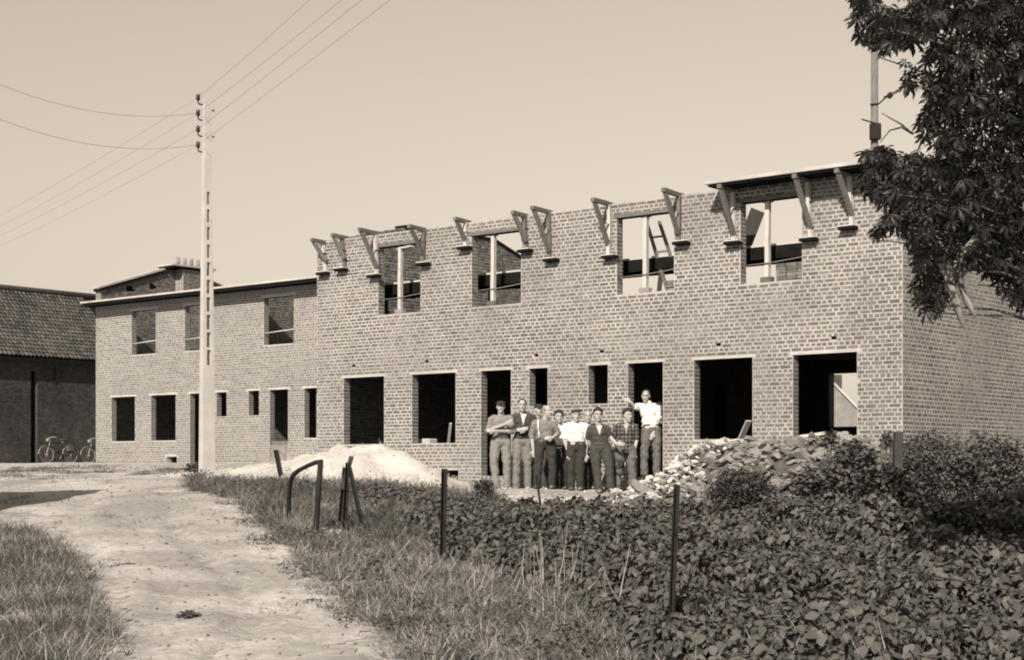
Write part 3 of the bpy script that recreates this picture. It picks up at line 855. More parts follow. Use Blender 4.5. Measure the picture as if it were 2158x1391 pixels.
# ================================================================ house out of frame on the left whose gable shades the lane
tip = on_ground(262, 1030); ah = 6.4
_L = (ah - .3) / math.tan(SUN_EL)
SHX, SHY = tip.x + sun_h.x * _L - .15, tip.y + sun_h.y * _L
SH = empty('lane_house', (SHX, SHY, ghs(SHX, SHY) - .3))
tag(SH, 'brick house beside the lane throwing a pointed shadow over the dust', 'house')
mesh_np('wall', [(0, -3.2, 0), (0, 3.2, 0), (0, 3.2, ah - 2.9), (0, 0, ah), (0, -3.2, ah - 2.9), (-9, -3.2, 0), (-9, 3.2, 0), (-9, 3.2, ah - 2.9), (-9, 0, ah), (-9, -3.2, ah - 2.9)],
        [(0, 1, 2, 3, 4), (5, 9, 8, 7, 6), (1, 6, 7, 2), (0, 4, 9, 5)], 'old_brick', SH)
for s in (-1, 1):
    mesh_np('roof', [(.15, 0, ah + .02), (.15, s * 3.5, ah - 3.15), (-9.2, s * 3.5, ah - 3.15), (-9.2, 0, ah + .02), (.15, 0, ah + .14), (.15, s * 3.5, ah - 3.0), (-9.2, s * 3.5, ah - 3.0), (-9.2, 0, ah + .14)],
            [(0, 1, 5, 4), (4, 5, 6, 7), (1, 2, 6, 5), (0, 3, 2, 1), (3, 7, 6, 2)], 'slate', SH)
# ================================================================ concrete pole and its lines
PY = 36.0
pb = pix(436, 1004, PY)
pgz = ghs(pb.x, pb.y)
POLE = empty('utility_pole', (pb.x, pb.y, pgz), math.radians(34))
tag(POLE, 'tall tapering concrete utility pole with a row of slots, standing before the lower house', 'pole')
PHT = pix(436, 210, PY).z - pgz
slots = []
zc = pix(443, 770, PY).z - pgz
while zc < pix(443, 405, PY).z - pgz:
    f = zc / PHT
    slots.append((-.06, .06, zc, zc + .35 - .14 * (f - .25))); zc += .405
V, F = wall_core(-.155, .155, -.5, [(-.155, PHT), (.155, PHT)], .25, slots)
V = np.array(V, float); V[:, 1] -= .125
k = 1 - .50 * np.clip(V[:, 2], 0, None) / PHT
V[:, 0] *= k; V[:, 1] *= k
mesh_np('shaft', V, F, 'pole_concrete', POLE)
inv = Matrix.Rotation(math.radians(-34), 3, 'Z')
def pl_local(x, y): return inv @ (pix(x, y, PY) - Vector((pb.x, pb.y, pgz)))
INS = []
for y in (205, 238, 272, 305):
    pts = [pl_local(443, y + 36), pl_local(435, y + 36), pl_local(435, y + 21), pl_local(433, y + 17), pl_local(419, y + 14), pl_local(417.5, y + 11), pl_local(417.5, y)]
    hk = tube('hook', pts, .018, 'iron', POLE, 6)
    c = pl_local(417.5, y)
    V, F = tube_geo([c + Vector((0, 0, -.07)), c + Vector((0, 0, -.05)), c + Vector((0, 0, .0)), c + Vector((0, 0, .045)), c + Vector((0, 0, .075))], [.03, .05, .045, .05, .02], 10)
    mesh_np('insulator', [tuple(v) for v in V], F, 'insulator', POLE, True)
    INS.append(pix(417.5, y, PY))
for z in (PHT * .97, PHT * .9): tube('bolt', [(.08, -.1, z), (.13, -.12, z)], .02, 'iron', POLE, 6)

def line(name, a, b_, sag, ext, r, m, label, cat, group):
    a, b_ = Vector(a), Vector(b_)
    b_ = a + (b_ - a) * ext
    pts = [a.lerp(b_, t) - Vector((0, 0, sag * 4 * t * (1 - t))) for t in np.linspace(0, 1, 17)]
    return tag(tube(name, pts, r, m, None, 5), label, cat, group)
R_PX = [(545, 80), (597, 82), (640, 80), (693, 80)]
L_PX = [(64, 405), (64, 430), (64, 452), (64, 475)]
NTH = ['topmost', 'second', 'third', 'lowest']
for i, P in enumerate(INS):
    h = P.z - CZ
    x, y = R_PX[i]; Yd = h * FPX / (HY - y)
    line('power_line', P, pix(x, y, Yd), .25, 5.5, .0042, 'line_wire', 'thin wire rising overhead towards the viewer from the %s insulator of the concrete pole' % NTH[i], 'wire', 'overhead wires')
    x, y = L_PX[i]; Yd = h * FPX / (HY - y)
    line('power_line', P, pix(x, y, Yd), .2, 2.2, .0042, 'line_wire', 'thin wire running away behind the barn from the %s insulator of the concrete pole' % NTH[i], 'wire', 'overhead wires')
for i, y in ((1, 148), (3, 220)):
    h = INS[i].z - CZ
    line('service_line', INS[i], pix(64, y, h * FPX / (HY - y)), .55, 1.6, .0055, 'line_wire', 'sagging service wire leaving the %s insulator over the lane' % NTH[i], 'wire', 'service wires over the lane')

# wooden pole behind the house
wp = pix(1843, 300, 45)
WP = empty('wooden_pole', (wp.x, wp.y, ghs(wp.x, wp.y)))
tag(WP, 'dark wooden pole rising behind the leaves above the house corner', 'pole')
zt = pix(1843, 60, 45).z - WP.location.z
tube('shaft', [(0, 0, -.4), (0, 0, zt)], [.135, .10], 'pole_wood', WP, 12)
z1 = pix(1843, 222, 45).z - WP.location.z
tube('arm', [(-.15, -.1, z1), (.1, -.12, z1 + .02), (.35, -.14, z1 + .25)], .025, 'iron', WP, 6)
V, F = tube_geo([(.33, -.14, z1 + .2), (.38, -.14, z1 + .22), (.44, -.14, z1 + .3), (.46, -.14, z1 + .34)], [.04, .09, .08, .02], 10)
mesh_np('lamp_cap', [tuple(v) for v in V], F, 'insulator', WP, True)
z2 = pix(1843, 285, 45).z - WP.location.z
box_obj('junction_box', (-.17, .14, -.24, -.08, z2 - .16, z2 + .30), 'iron', WP, .02)
tube('arm', [(-.4, -.15, z2 + .42), (0, -.15, z2 + .3)], .022, 'iron', WP, 6)

# ================================================================ fence posts, gate pipe, wires
def post(name, x0, y0, x1, y1, Y, wpx, m, label, Y1=None, kind='angle', depth=.3):
    """post from the photo: top (x0,y0) to foot (x1,y1)"""
    a = pix(x0, y0, Y1 or Y); b_ = pix(x1, y1, Y)
    gz = ghs(b_.x, b_.y)
    d = (b_ - a).normalized()
    foot = a + d * ((a.z - (gz - depth)) / -d.z)
    w = wpx / FPX * Y
    o = empty(name, (foot.x, foot.y, gz))
    ia, fb = a - o.location, foot - o.location
    if kind == 'angle':                       # L-section iron
        beam('flange', fb, ia, w, .007, m, o, bevel=0)
        beam('flange', fb + Vector((w / 2, w * .5, 0)), ia + Vector((w / 2, w * .5, 0)), .007, w, m, o, bevel=0)
    else: beam('post', fb, ia, w, w * .8, m, o, wob=.004)
    tag(o, label, 'post', 'fence posts')
    return o
def Yat(x, y): return on_ground(x, y).y
post('fence_post', 1421, 1022, 1409, 1312, 14.6, 13, 'iron', 'tall iron angle post among the leafy plants below the rubble heap')
post('fence_post', 931, 988, 927, 1192, 19.9, 12, 'iron', 'iron angle post between grass and leafy plants, before the cellar vent')
post('fence_post', 723, 985, 712, 1114, 24.0, 9, 'iron', 'thin iron post, first of the pair at the fence corner')
post('fence_post', 729, 975, 722, 1112, 23.8, 9, 'iron', 'greyer iron post, second of the pair at the fence corner')
post('brace_post', 741, 962, 727, 1010, 23.9, 11, 'dark_wood', 'short stout stake leaning at the top of the fence corner posts', kind='wood', depth=-.62)
post('brace_post', 733, 985, 757, 1095, 23.4, 8, 'iron', 'raking iron brace of the fence corner posts')
post('fence_post', 577, 948, 594, 1036, 33, 9, 'iron', 'dark iron stake leaning before the sand pile', depth=.35)
post('thin_stake', 1128, 1000, 1136, 1058, 27.8, 4.5, 'iron', 'thin dark stake in front of the man with braces', depth=.3)
wpst = post('wooden_post', 1893, 910, 1890, 1015, 22.0, 21, 'dark_wood', 'thick weathered wooden post overgrown by weeds at the house corner', kind='wood', depth=.3)
# bent gate pipe
gp0 = pix(665, 1136, 23.6); 
gpipe = empty('bent_pipe', (gp0.x, gp0.y, ghs(gp0.x, gp0.y)))
loc = gpipe.location
pp = [pix(*q) - loc for q in ((664.5, 1150, 23.6), (666, 1120, 23.6), (671, 1040, 23.6), (675.5, 974, 23.6))]
tube('upright', pp, .042, 'iron', gpipe, 8)
pp = [pix(*q) - loc for q in ((678, 973, 23.6), (664, 975, 23.7), (648, 982, 23.9), (630, 991, 24.1), (618, 1001, 24.3), (612, 1014, 24.4), (609, 1040, 24.5), (608, 1110, 24.5))]
tube('bent_arm', pp, .036, 'iron', gpipe, 8)
tag(gpipe, 'bent dark iron pipe forming a hoop in the verge before the sand pile', 'pipe')
def fwire(pts, label):
    P = [pix(*p) for p in pts]
    return tag(tube('fence_wire', P, .006, 'wire', None, 5), label, 'wire', 'sagging fence wires')
fwire([(1418, 1070, 14.6), (1370, 1088, 15.2), (1290, 1112, 16.4), (1180, 1126, 17.8), (1050, 1116, 19), (929, 1098, 19.9)], 'sagging wire from the tall iron post to the post before the cellar vent')
fwire([(929, 1104, 19.9), (860, 1100, 21.3), (790, 1090, 22.8), (724, 1070, 23.9)], 'sagging wire from the vent post to the fence corner')
fwire([(929, 1070, 19.9), (860, 1085, 21.3), (800, 1066, 22.8), (724, 1030, 23.9)], 'slack upper wire from the vent post to the fence corner')
fwire([(1418, 1120, 14.6), (1600, 1150, 13.9), (1780, 1175, 13.2), (1920, 1205, 12.6), (2080, 1235, 12.0), (2220, 1262, 11.6)], 'wire running across the leafy plants from the tall iron post')

# ================================================================ bicycles against the barn
def bicycle(origin, rz, lean, label, basket):
    o = empty('bicycle', origin, rz)
    o.rotation_euler = (0, lean, rz)        # rides along local y, leans about it
    R = .345
    fc, rc = Vector((0, -.54, R)), Vector((0, .54, R))
    for c in (fc, rc):
        def ring(name, rad, r, m, par, off=None):
            n_ = 28; v, f = [], []
            for i in range(n_):
                a = 2 * math.pi * i / n_
                for j in range(6):
                    b_ = 2 * math.pi * j / 6
                    rr = rad + r * math.cos(b_)
                    v.append((c.x + r * math.sin(b_), c.y + rr * math.cos(a), c.z + rr * math.sin(a)))
            for i in range(n_):
                for j in range(6): f.append((i * 6 + j, i * 6 + (j + 1) % 6, ((i + 1) % n_) * 6 + (j + 1) % 6, ((i + 1) % n_) * 6 + j))
            return mesh_np(name, v, f, m, par, True)
        wh = ring('wheel', R - .018, .020, 'rubber', o)
        ring('rim', R - .045, .012, 'chrome', wh)
        VV, FF = [], []
        for k in range(16):
            a = math.pi * k / 8
            v, f = tube_geo([c, c + Vector((0, math.cos(a), math.sin(a))) * (R - .045)], .0025, 4)
            FF += [tuple(i + len(VV) for i in q) for q in f]; VV += v
        mesh_np('spokes', [tuple(v) for v in VV], FF, 'chrome', wh)
        tube('hub', [c - Vector((.05, 0, 0)), c + Vector((.05, 0, 0))], .025, 'chrome', wh, 8)
        sgn = -1 if c is fc else 1
        arc = [c + Vector((0, math.cos(a), math.sin(a))) * (R + .025) for a in np.linspace(math.radians(15), math.radians(175), 16)]
        V, F = [], []
        for i, p in enumerate(arc):
            V += [(p.x - .03, p.y, p.z - .012), (p.x, p.y, p.z), (p.x + .03, p.y, p.z - .012)]
            if i: F += [(3 * i - 3, 3 * i - 2, 3 * i + 1, 3 * i), (3 * i - 2, 3 * i - 1, 3 * i + 2, 3 * i + 1)]
        mesh_np('mudguard', V, F, 'chrome' if c is rc else 'stone_grey', o, True)
    hd, seat, bb = Vector((0, -.36, .80)), Vector((0, .20, .78)), Vector((0, .08, .30))
    VV, FF = [], []
    for a, b_ in ((hd, seat), (hd + Vector((0, -.03, -.1)), bb), (seat, bb), (bb, rc), (seat + Vector((0, .01, -.06)), rc)):
        v, f = tube_geo([a, b_], .016, 7); FF += [tuple(i + len(VV) for i in q) for q in f]; VV += v
    mesh_np('frame', [tuple(v) for v in VV], FF, 'iron', o, True)
    tube('fork', [hd + Vector((0, .02, .08)), hd + Vector((0, -.04, -.1)), fc + Vector((0, .03, .12)), fc], .016, 'chrome', o, 7)
    tube('handlebar', [(-.26, -.18, .98), (-.24, -.30, 1.0), (-.1, -.38, 1.0), (.1, -.38, 1.0), (.24, -.30, 1.0), (.26, -.18, .98)], .014, 'chrome', o, 7)
    tube('stem', [hd, (0, -.39, 1.0)], .015, 'chrome', o, 7)
    tube('lamp', [(0, -.44, .90), (0, -.50, .90)], [.055, .06], 'chrome', o, 10)
    bm = bmesh.new(); bmesh.ops.create_uvsphere(bm, u_segments=12, v_segments=8, radius=1)
    for v in bm.verts: v.co = Vector((v.co.x * (.05 + .06 * max(0, v.co.y)), v.co.y * .14 + .23, v.co.z * .04 + .93))
    bm_obj('saddle', bm, 'leather', o, True)
    tube('seat_post', [seat, (0, .22, .92)], .013, 'chrome', o, 6)
    tube('chainset', [(.05, bb.y, bb.z), (.06, bb.y, bb.z)], .09, 'iron', o, 14)
    tube('crank', [(.07, bb.y, bb.z), (.075, bb.y - .1, bb.z - .14)], .012, 'chrome', o, 6)
    box_obj('pedal', (.07, .16, bb.y - .14, bb.y - .06, bb.z - .155, bb.z - .13), 'rubber', o, .004)
    V = [(-.07, .32, .70), (.07, .32, .70), (.07, .70, .70), (-.07, .70, .70)]
    VV, FF = [], []
    for a, b_ in ((V[0], V[3]), (V[1], V[2]), (V[0], V[1]), (V[3], V[2]), (V[3], (-.06, .56, R)), (V[2], (.06, .56, R))):
        v, f = tube_geo([a, b_], .008, 5); FF += [tuple(i + len(VV) for i in q) for q in f]; VV += v
    mesh_np('carrier', [tuple(v) for v in VV], FF, 'iron', o)
    if basket: box_obj('bag', (-.12, .12, .36, .68, .45, .72), 'leather', o, .04)
    return tag(o, label, 'bicycle', 'bicycles against the barn')
def barn_pt(px, gap):
    r = (px - CX) / FPX
    B = bl + U * gap
    t = (r * B.y - B.x) / (N.x - r * N.y)
    p = B + N * t
    return Vector((p.x, p.y, ghs(p.x, p.y) + .02))
bicycle(barn_pt(125, .62), -PHI, math.radians(-7), 'bicycle with a pale rear mudguard and bag leaning on the barn wall', True)
bicycle(barn_pt(212, .9), -PHI, math.radians(-7), 'bicycle half hidden behind the corner of the lower house', False)

# ================================================================ sand pile
def local_uw(x, y):
    dx, dy = np.asarray(x) - MC.x, np.asarray(y) - MC.y
    return dx * U.x + dy * U.y, dx * N.x + dy * N.y
def sand_h(x, y):
    u, w = local_uw(x, y)
    p = -w
    crest = np.interp(u, [-11.2, -10.0, -8.6, -7.2, -6.1, -5.2, -4.5, -3.9, -3.0, -2.2, -1.6], [0, .08, .24, .46, .70, .86, .92, .84, .46, .10, 0])
    pc = np.interp(u, [-11.2, -6, -2], [1.5, 1.0, .8])
    d = np.abs(p - pc)
    wid = np.interp(crest, [0, .25, .9], [.6, 1.2, 1.75])
    return crest * np.clip(1 - d / wid, 0, 1) ** .85
sx = np.arange(-9.6, 3, .055); sy = np.arange(28, 41, .055)
SX, SY = np.meshgrid(sx, sy)
SHH = sand_h(SX, SY)
SHH = SHH + (SHH > 0) * ((hash_noise(SX, SY, 2.0, 31) - .5) * .16 + (hash_noise(SX, SY, 6, 32) - .5) * .07 + (hash_noise(SX, SY, 15, 33) - .5) * .03) * np.clip(SHH * 4, 0, 1)
su, sw_ = local_uw(SX, SY)
ok = (sand_h(SX, SY) > .004) & ((sw_ < -.003) | (su < -HALF - .02))
I = np.arange(SX.size).reshape(SX.shape)
cell = ok[:-1, :-1] & ok[1:, 1:] & ok[:-1, 1:] & ok[1:, :-1]
SF = np.stack([I[:-1, :-1], I[:-1, 1:], I[1:, 1:], I[1:, :-1]], -1)[cell]
used, inv_ = np.unique(SF, return_inverse=True)
SV = np.stack([SX, SY, gh(SX, SY) + SHH - .02], -1).reshape(-1, 3)[used]
sp = mesh_np('sand_pile', SV, inv_.reshape(-1, 4), 'sand', None, True)
def sand_clod():
    for _ in range(30):
        x_, y_ = random.uniform(-9, 1), random.uniform(29, 38)
        h_ = float(sand_h(x_, y_)); u_, w_ = local_uw(x_, y_)
        if h_ > .03 and w_ < -.05: return (x_, y_, ghs(x_, y_) + h_ + random.uniform(-.01, .02))
    return None
def _later(): return scatter_chunks(420, sand_clod, .012, .05, 'stone_light', 'sand_clods', sp)
tag(sp, 'long pale heap of sand banked against the far corner of the larger house', 'sand')

# ================================================================ rubble heap: every block its own piece
def rub_h(u, p):
    left = np.clip((u - 2.35) / 1.5, 0, 1) ** 1.1
    right = np.clip((8.4 - u) / 1.6, 0, 1)
    prof = np.interp(p, [0, .5, 1.0, 1.6, 2.6, 3.6, 4.6], [.75, .95, 1.0, .86, .5, .2, 0])
    return 1.02 * left * right * prof
RB = empty('rubble_heap', main_w(5, -1.5, -.5), -PHI)
tag(RB, 'heap of broken stone and brick rubble, pale at its far end, under the big windows', 'rubble')
rub_local = RB.matrix_basis.inverted() if False else None
def chunk(seed, elong):
    r_ = random.Random(seed)
    bm = bmesh.new()
    bmesh.ops.create_cube(bm, size=1)
    bmesh.ops.subdivide_edges(bm, edges=bm.edges[:], cuts=1, use_grid_fill=True)
    for v in bm.verts:
        f = 1 - .14 * (sum(abs(c) > .4 for c in v.co) - 1)
        v.co = Vector((v.co.x * elong, v.co.y, v.co.z * .75)) * f + Vector((r_.uniform(-.1, .1), r_.uniform(-.1, .1), r_.uniform(-.1, .1)))
    me = bpy.data.meshes.new('stone'); bmesh.ops.triangulate(bm, faces=bm.faces[:]); bm.to_mesh(me); bm.free()
    return me
CH = {}
for m in ('stone_light', 'stone_grey'):
    CH[m] = [chunk(i * 7 + 1, random.uniform(.9, 2.0)) for i in range(10)]
    for me in CH[m]: me.materials.append(MATS[m])
cand = []
r2 = random.Random(5)
while len(cand) < 300:
    u = r2.uniform(2.3, 7.9); p = r2.uniform(.12, 4.3)
    h = float(rub_h(u, p))
    if h < .03: continue
    cand.append((u, p, h))
base_local = Vector((5, -1.5))
for u, p, h in cand:
    q = main_w(u, -p, 0); gz = ghs(q.x, q.y)
    light = (u < 4.1 + .5 * (p < 1.2) and p < 2.6) if r2.random() < .86 else r2.random() < .35
    if u > 4.2 and p > 1.0: light = r2.random() < .05
    if u > 5.4: light = False
    s = r2.uniform(.09, .19) * (1.0 if light else r2.choice((.9, 1.0, 1.15, 1.5)))
    if p > 2.4 and u < 5: s *= .9
    o = bpy.data.objects.new('stone', r2.choice(CH['stone_light' if light else 'stone_grey'])); COL.objects.link(o); o.parent = RB
    o.location = (u - 5, -p + 1.5, gz + h - (CZ - .5) + r2.uniform(-.04, .06))
    o.scale = (s * r2.uniform(.8, 1.3), s * r2.uniform(.7, 1.1), s * r2.uniform(.5, .95))
    o.rotation_euler = (r2.uniform(-.7, .7), r2.uniform(-.7, .7), r2.uniform(0, 6.28))
# the body of the heap: finer fragments, bed darkened to paint shade between stones
uu, ppp = np.meshgrid(np.arange(2.2, 8.6, .06), np.arange(.02, 4.7, .06))
hh = rub_h(uu, ppp)
wx = MC.x + U.x * uu - N.x * ppp; wy = MC.y + U.y * uu - N.y * ppp
zz_ = gh(wx, wy) - (CZ - .5) + hh - .10 + (hash_noise(uu, ppp, 6, 41) - .5) * .16 + (hash_noise(uu, ppp, 13, 42) - .5) * .08
I = np.arange(uu.size).reshape(uu.shape)
okc = hh > .01
cell = okc[:-1, :-1] & okc[1:, 1:] & okc[:-1, 1:] & okc[1:, :-1]
RF = np.stack([I[:-1, :-1], I[:-1, 1:], I[1:, 1:], I[1:, :-1]], -1)[cell]
used, inv_ = np.unique(RF, return_inverse=True)
stuff(mesh_np('rubble_bed', np.stack([uu - 5, -ppp + 1.5, zz_], -1).reshape(-1, 3)[used], inv_.reshape(-1, 4), 'raw_shaded', RB))
def scatter_chunks(n, fn, smin, smax, m, name, parent=None):
    VV, FF, off = [], [], 0
    src = CH[m]
    base = []
    for me in src:
        v = np.array([x.co for x in me.vertices]); f = np.array([list(p.vertices) for p in me.polygons]); base.append((v, f))
    for i in range(n):
        loc = fn()
        if loc is None: continue
        v, f = base[i % len(base)]
        s = random.uniform(smin, smax)
        M_ = np.array(Euler((random.uniform(-.6, .6), random.uniform(-.6, .6), random.uniform(0, 6.28))).to_matrix())
        VV.append((v * s * np.array((1, .8, .6))) @ M_.T + np.array(loc)); FF.append(f + off); off += len(v)
    return stuff(mesh_np(name, np.concatenate(VV), np.concatenate(FF), m, parent))
def frag(lo, hi):
    def fn():
        u = random.uniform(lo, hi); p = random.uniform(.05, 4.6); h = float(rub_h(u, p))
        if h < .01: return None
        q = main_w(u, -p, 0)
        return (u - 5, -p + 1.5, ghs(q.x, q.y) - (CZ - .5) + h + random.uniform(-.05, .02))
    return fn
scatter_chunks(700, frag(2.2, 4.4), .04, .11, 'stone_light', 'pale_fragments', RB)
scatter_chunks(800, frag(3.2, 8.3), .05, .13, 'stone_grey', 'grey_fragments', RB)
tag(beam('loose_board', main_w(main_u(1685, -.6), -.6, .56), main_w(main_u(1742, -.45), -.45, .62), .10, .05, 'stone_light'), 'pale board lying on top of the rubble below the last window', 'board')

# pebbles and clods along the lane and in the yard
def clod(poly_fn):
    def fn():
        for _ in range(40):
            p = poly_fn()
            if in_poly(np.array([p[0]]), np.array([p[1]]), LANE)[0]: return (p[0], p[1], ghs(*p) + .012)
        return None
    return fn
scatter_chunks(1500, clod(lambda: (random.uniform(-14, 3), random.uniform(11, 46))), .008, .04, 'stone_grey', 'pebbles')
scatter_chunks(260, clod(lambda: (random.uniform(-2.5, 4), random.uniform(27, 34))), .02, .05, 'stone_light', 'gravel')

_later()
# ================================================================ vegetation helpers
def rots(yaw, pitch, roll):
    cy, sy_, cp, sp_, cr, sr = np.cos(yaw), np.sin(yaw), np.cos(pitch), np.sin(pitch), np.cos(roll), np.sin(roll)
    z, o_ = np.zeros_like(yaw), np.ones_like(yaw)
    Rz = np.stack([np.stack([cy, -sy_, z], -1), np.stack([sy_, cy, z], -1), np.stack([z, z, o_], -1)], 1)
    Rx = np.stack([np.stack([o_, z, z], -1), np.stack([z, cp, -sp_], -1), np.stack([z, sp_, cp], -1)], 1)
    Ry = np.stack([np.stack([cr, z, sr], -1), np.stack([z, o_, z], -1), np.stack([-sr, z, cr], -1)], 1)
    return Rz @ Rx @ Ry
def scatter(tv_, tf_, pos, R, s):
    V = np.einsum('nij,kj->nki', R, tv_) * np.asarray(s).reshape(-1, 1, 1) + pos[:, None, :]
    F = (np.arange(len(pos))[:, None, None] * len(tv_) + tf_[None]).reshape(-1, tf_.shape[1])
    return V.reshape(-1, 3), F
LEAF_V = np.array([(0, 0, 0), (-.34, .30, .05), (-.30, .66, .0), (0, 1, -.22), (.30, .66, .0), (.34, .30, .05), (0, .45, -.06)])
LEAF_F = np.array([(6, 0, 5), (6, 1, 0), (6, 2, 1), (6, 3, 2), (6, 4, 3), (6, 5, 4)])
BLADE_V = np.array([(-.5, 0, 0), (.5, 0, 0), (-.4, .12, .45), (.4, .12, .45), (0, .45, 1.0)])
BLADE_F = np.array([(0, 1, 3), (0, 3, 2), (2, 3, 4)])

def sample_poly(poly, n, dens=None):
    P = np.array(poly); lo, hi = P.min(0), P.max(0)
    out = np.zeros((0, 2))
    while len(out) < n:
        q = RNG.uniform(lo, hi, (n * 3, 2))
        q = q[in_poly(q[:, 0], q[:, 1], poly)]
        if dens is not None: q = q[RNG.random(len(q)) < dens(q)]
        out = np.concatenate([out, q])
    return out[:n]

def grass_obj(name, poly, n, h0, h1, width, m, label, dens=None, cat='grass', lean=.5, per=9, spread=.05):
    """blades in tufts"""
    ct = sample_poly(poly, max(1, n // per), dens)
    th = RNG.uniform(h0, h1, len(ct)) * (.3 + 1.0 * hash_noise(ct[:, 0], ct[:, 1], 1.3, 51) + .5 * hash_noise(ct[:, 0], ct[:, 1], 5, 52))
    xy = np.repeat(ct, per, 0); k = len(xy)
    off = RNG.normal(0, spread, (k, 2)); xy = xy + off
    hgt = np.repeat(th, per) * RNG.uniform(.45, 1.15, k)
    z = gh(xy[:, 0], xy[:, 1])
    yaw = np.arctan2(-off[:, 0], off[:, 1]) + RNG.normal(0, .7, k)
    R = rots(yaw, -np.abs(RNG.normal(0, lean, k)) , RNG.normal(0, .35, k))
    V = BLADE_V[None] * np.stack([width * RNG.uniform(.6, 1.4, k), hgt, hgt], -1)[:, None, :]
    V = np.einsum('nij,nkj->nki', R, V) + np.stack([xy[:, 0], xy[:, 1], z - .01], -1)[:, None, :]
    F = (np.arange(k)[:, None, None] * 5 + BLADE_F[None]).reshape(-1, 3)
    return tag(stuff(mesh_np(name, V.reshape(-1, 3), F, m)), label, cat)

def weed_obj(name, poly, n, size, hmax, m, label, dens=None, cat='weeds', per=10, spread=.07, pitch=-.3):
    """low broad-leaved weeds in rosettes"""
    ct = sample_poly(poly, max(1, n // per), dens)
    xy = np.repeat(ct, per, 0); k = len(xy)
    hh_ = np.repeat(RNG.uniform(.25, 1, len(ct)) * hmax, per) * RNG.random(k) ** .7
    off = RNG.normal(0, spread, (k, 2)); 
    yaw = np.arctan2(-off[:, 0], off[:, 1]) + RNG.normal(0, .5, k)
    R = rots(yaw, RNG.normal(pitch, .45, k), RNG.normal(0, .4, k))
    P_ = np.stack([xy[:, 0] + off[:, 0], xy[:, 1] + off[:, 1], gh(xy[:, 0], xy[:, 1]) + hh_], -1)
    V, F = scatter(LEAF_V, LEAF_F, P_, R, RNG.uniform(.6, 1.4, k) * size)
    return tag(stuff(mesh_np(name, V, F, m, None, True)), label, cat)

patch_dens = lambda q: near_dens(q) * np.clip((hash_noise(q[:, 0], q[:, 1], 1.6, 55) - .1) * 2.4, .15, 1)
near_dens = lambda q: np.clip((12.0 / np.clip(q[:, 1], 9, 80)) ** 1.2, .05, 1)

# verge between the lane and the leafy plot
VERGE = gpoly([(890, 1391), (800, 1325), (700, 1245), (610, 1160), (540, 1100), (490, 1055), (560, 1035), (650, 1030), (760, 1035), (860, 1045), (930, 1110), (1040, 1180), (1200, 1260), (1300, 1330), (1340, 1391)]) + [(1.6, 9), (-.4, 9)]
edge_dens = lambda q: patch_dens(q) * np.clip((hash_noise(q[:, 0], q[:, 1], 3.1, 57) - .25) * 2.2, .05, 1)
grass_obj('verge_grass', VERGE, 84000, .06, .21, .009, 'grass', 'rough grass bank between the lane and the leafy plot', patch_dens, lean=.75)
grass_obj('dry_grass', VERGE, 26000, .10, .34, .006, 'dry_grass', 'pale dry stalks standing in the rough grass bank', edge_dens, lean=.7)
weed_obj('verge_weeds', VERGE, 12000, .045, .18, 'leaf_field', 'low dark weeds mixed into the rough grass bank', edge_dens)
FRAY = gpoly([(820, 1391), (690, 1290), (590, 1190), (500, 1110), (440, 1050), (400, 1015), (470, 1010), (560, 1060), (640, 1140), (760, 1240), (880, 1330), (960, 1391)])
grass_obj('edge_tufts', FRAY, 9000, .03, .11, .009, 'grass', 'ragged low tufts where the grass bank frays into the lane', lambda q: near_dens(q) * np.clip((hash_noise(q[:, 0], q[:, 1], 2.4, 59) - .55) * 7, 0, 1), lean=.8)
weed_obj('edge_weeds', FRAY, 2400, .03, .04, 'leaf_bush', 'flat dark weeds along the frayed edge of the lane', lambda q: near_dens(q) * np.clip((hash_noise(q[:, 0], q[:, 1], 2.0, 60) - .6) * 7, 0, 1))
VTOP = gpoly([(390, 1030), (400, 1005), (480, 1012), (560, 1020), (650, 1010), (760, 1020), (900, 1035), (1040, 1045), (1060, 1060), (930, 1070), (760, 1060), (560, 1065), (470, 1050)])
grass_obj('fence_grass', VTOP, 24000, .10, .34, .010, 'grass', 'grass growing round the iron posts and the pole foot', patch_dens, lean=.6)
weed_obj('fence_weeds', VTOP, 5000, .055, .2, 'leaf_field', 'dark weeds growing round the iron posts', edge_dens)
LEFTV = gpoly([(-90, 1500), (-200, 1180), (-60, 1110), (64, 1115), (120, 1140), (180, 1200), (215, 1260), (245, 1330), (270, 1391)]) + [(-3.2, 9), (-3.6, 6), (-8, 6)]
grass_obj('bank_grass', LEFTV, 60000, .08, .24, .009, 'grass', 'tall grass bank on the far side of the lane', patch_dens, lean=.65)
grass_obj('bank_dry_grass', LEFTV, 6000, .12, .36, .007, 'dry_grass', 'pale dry blades in the tall grass bank across the lane', near_dens, lean=.7)
YARD = gpoly([(-60, 1003), (60, 982), (210, 981), (400, 984), (430, 992), (300, 1003), (230, 998), (120, 1006), (20, 1012)])
grass_obj('yard_grass', YARD, 9000, .04, .13, .012, 'grass', 'thin patchy grass in front of the lower house and barn', lambda q: np.clip((hash_noise(q[:, 0], q[:, 1], .9, 61) - .48) * 6, 0, 1), lean=.6)
STRAY = [p for p in LANE]
grass_obj('lane_tufts', STRAY, 5000, .03, .12, .010, 'grass', 'scattered low tufts on the dusty lane', lambda q: np.clip((hash_noise(q[:, 0], q[:, 1], 1.4, 71) - .80) * 12, 0, 1) * (q[:, 0] < -1.5), lean=.7)

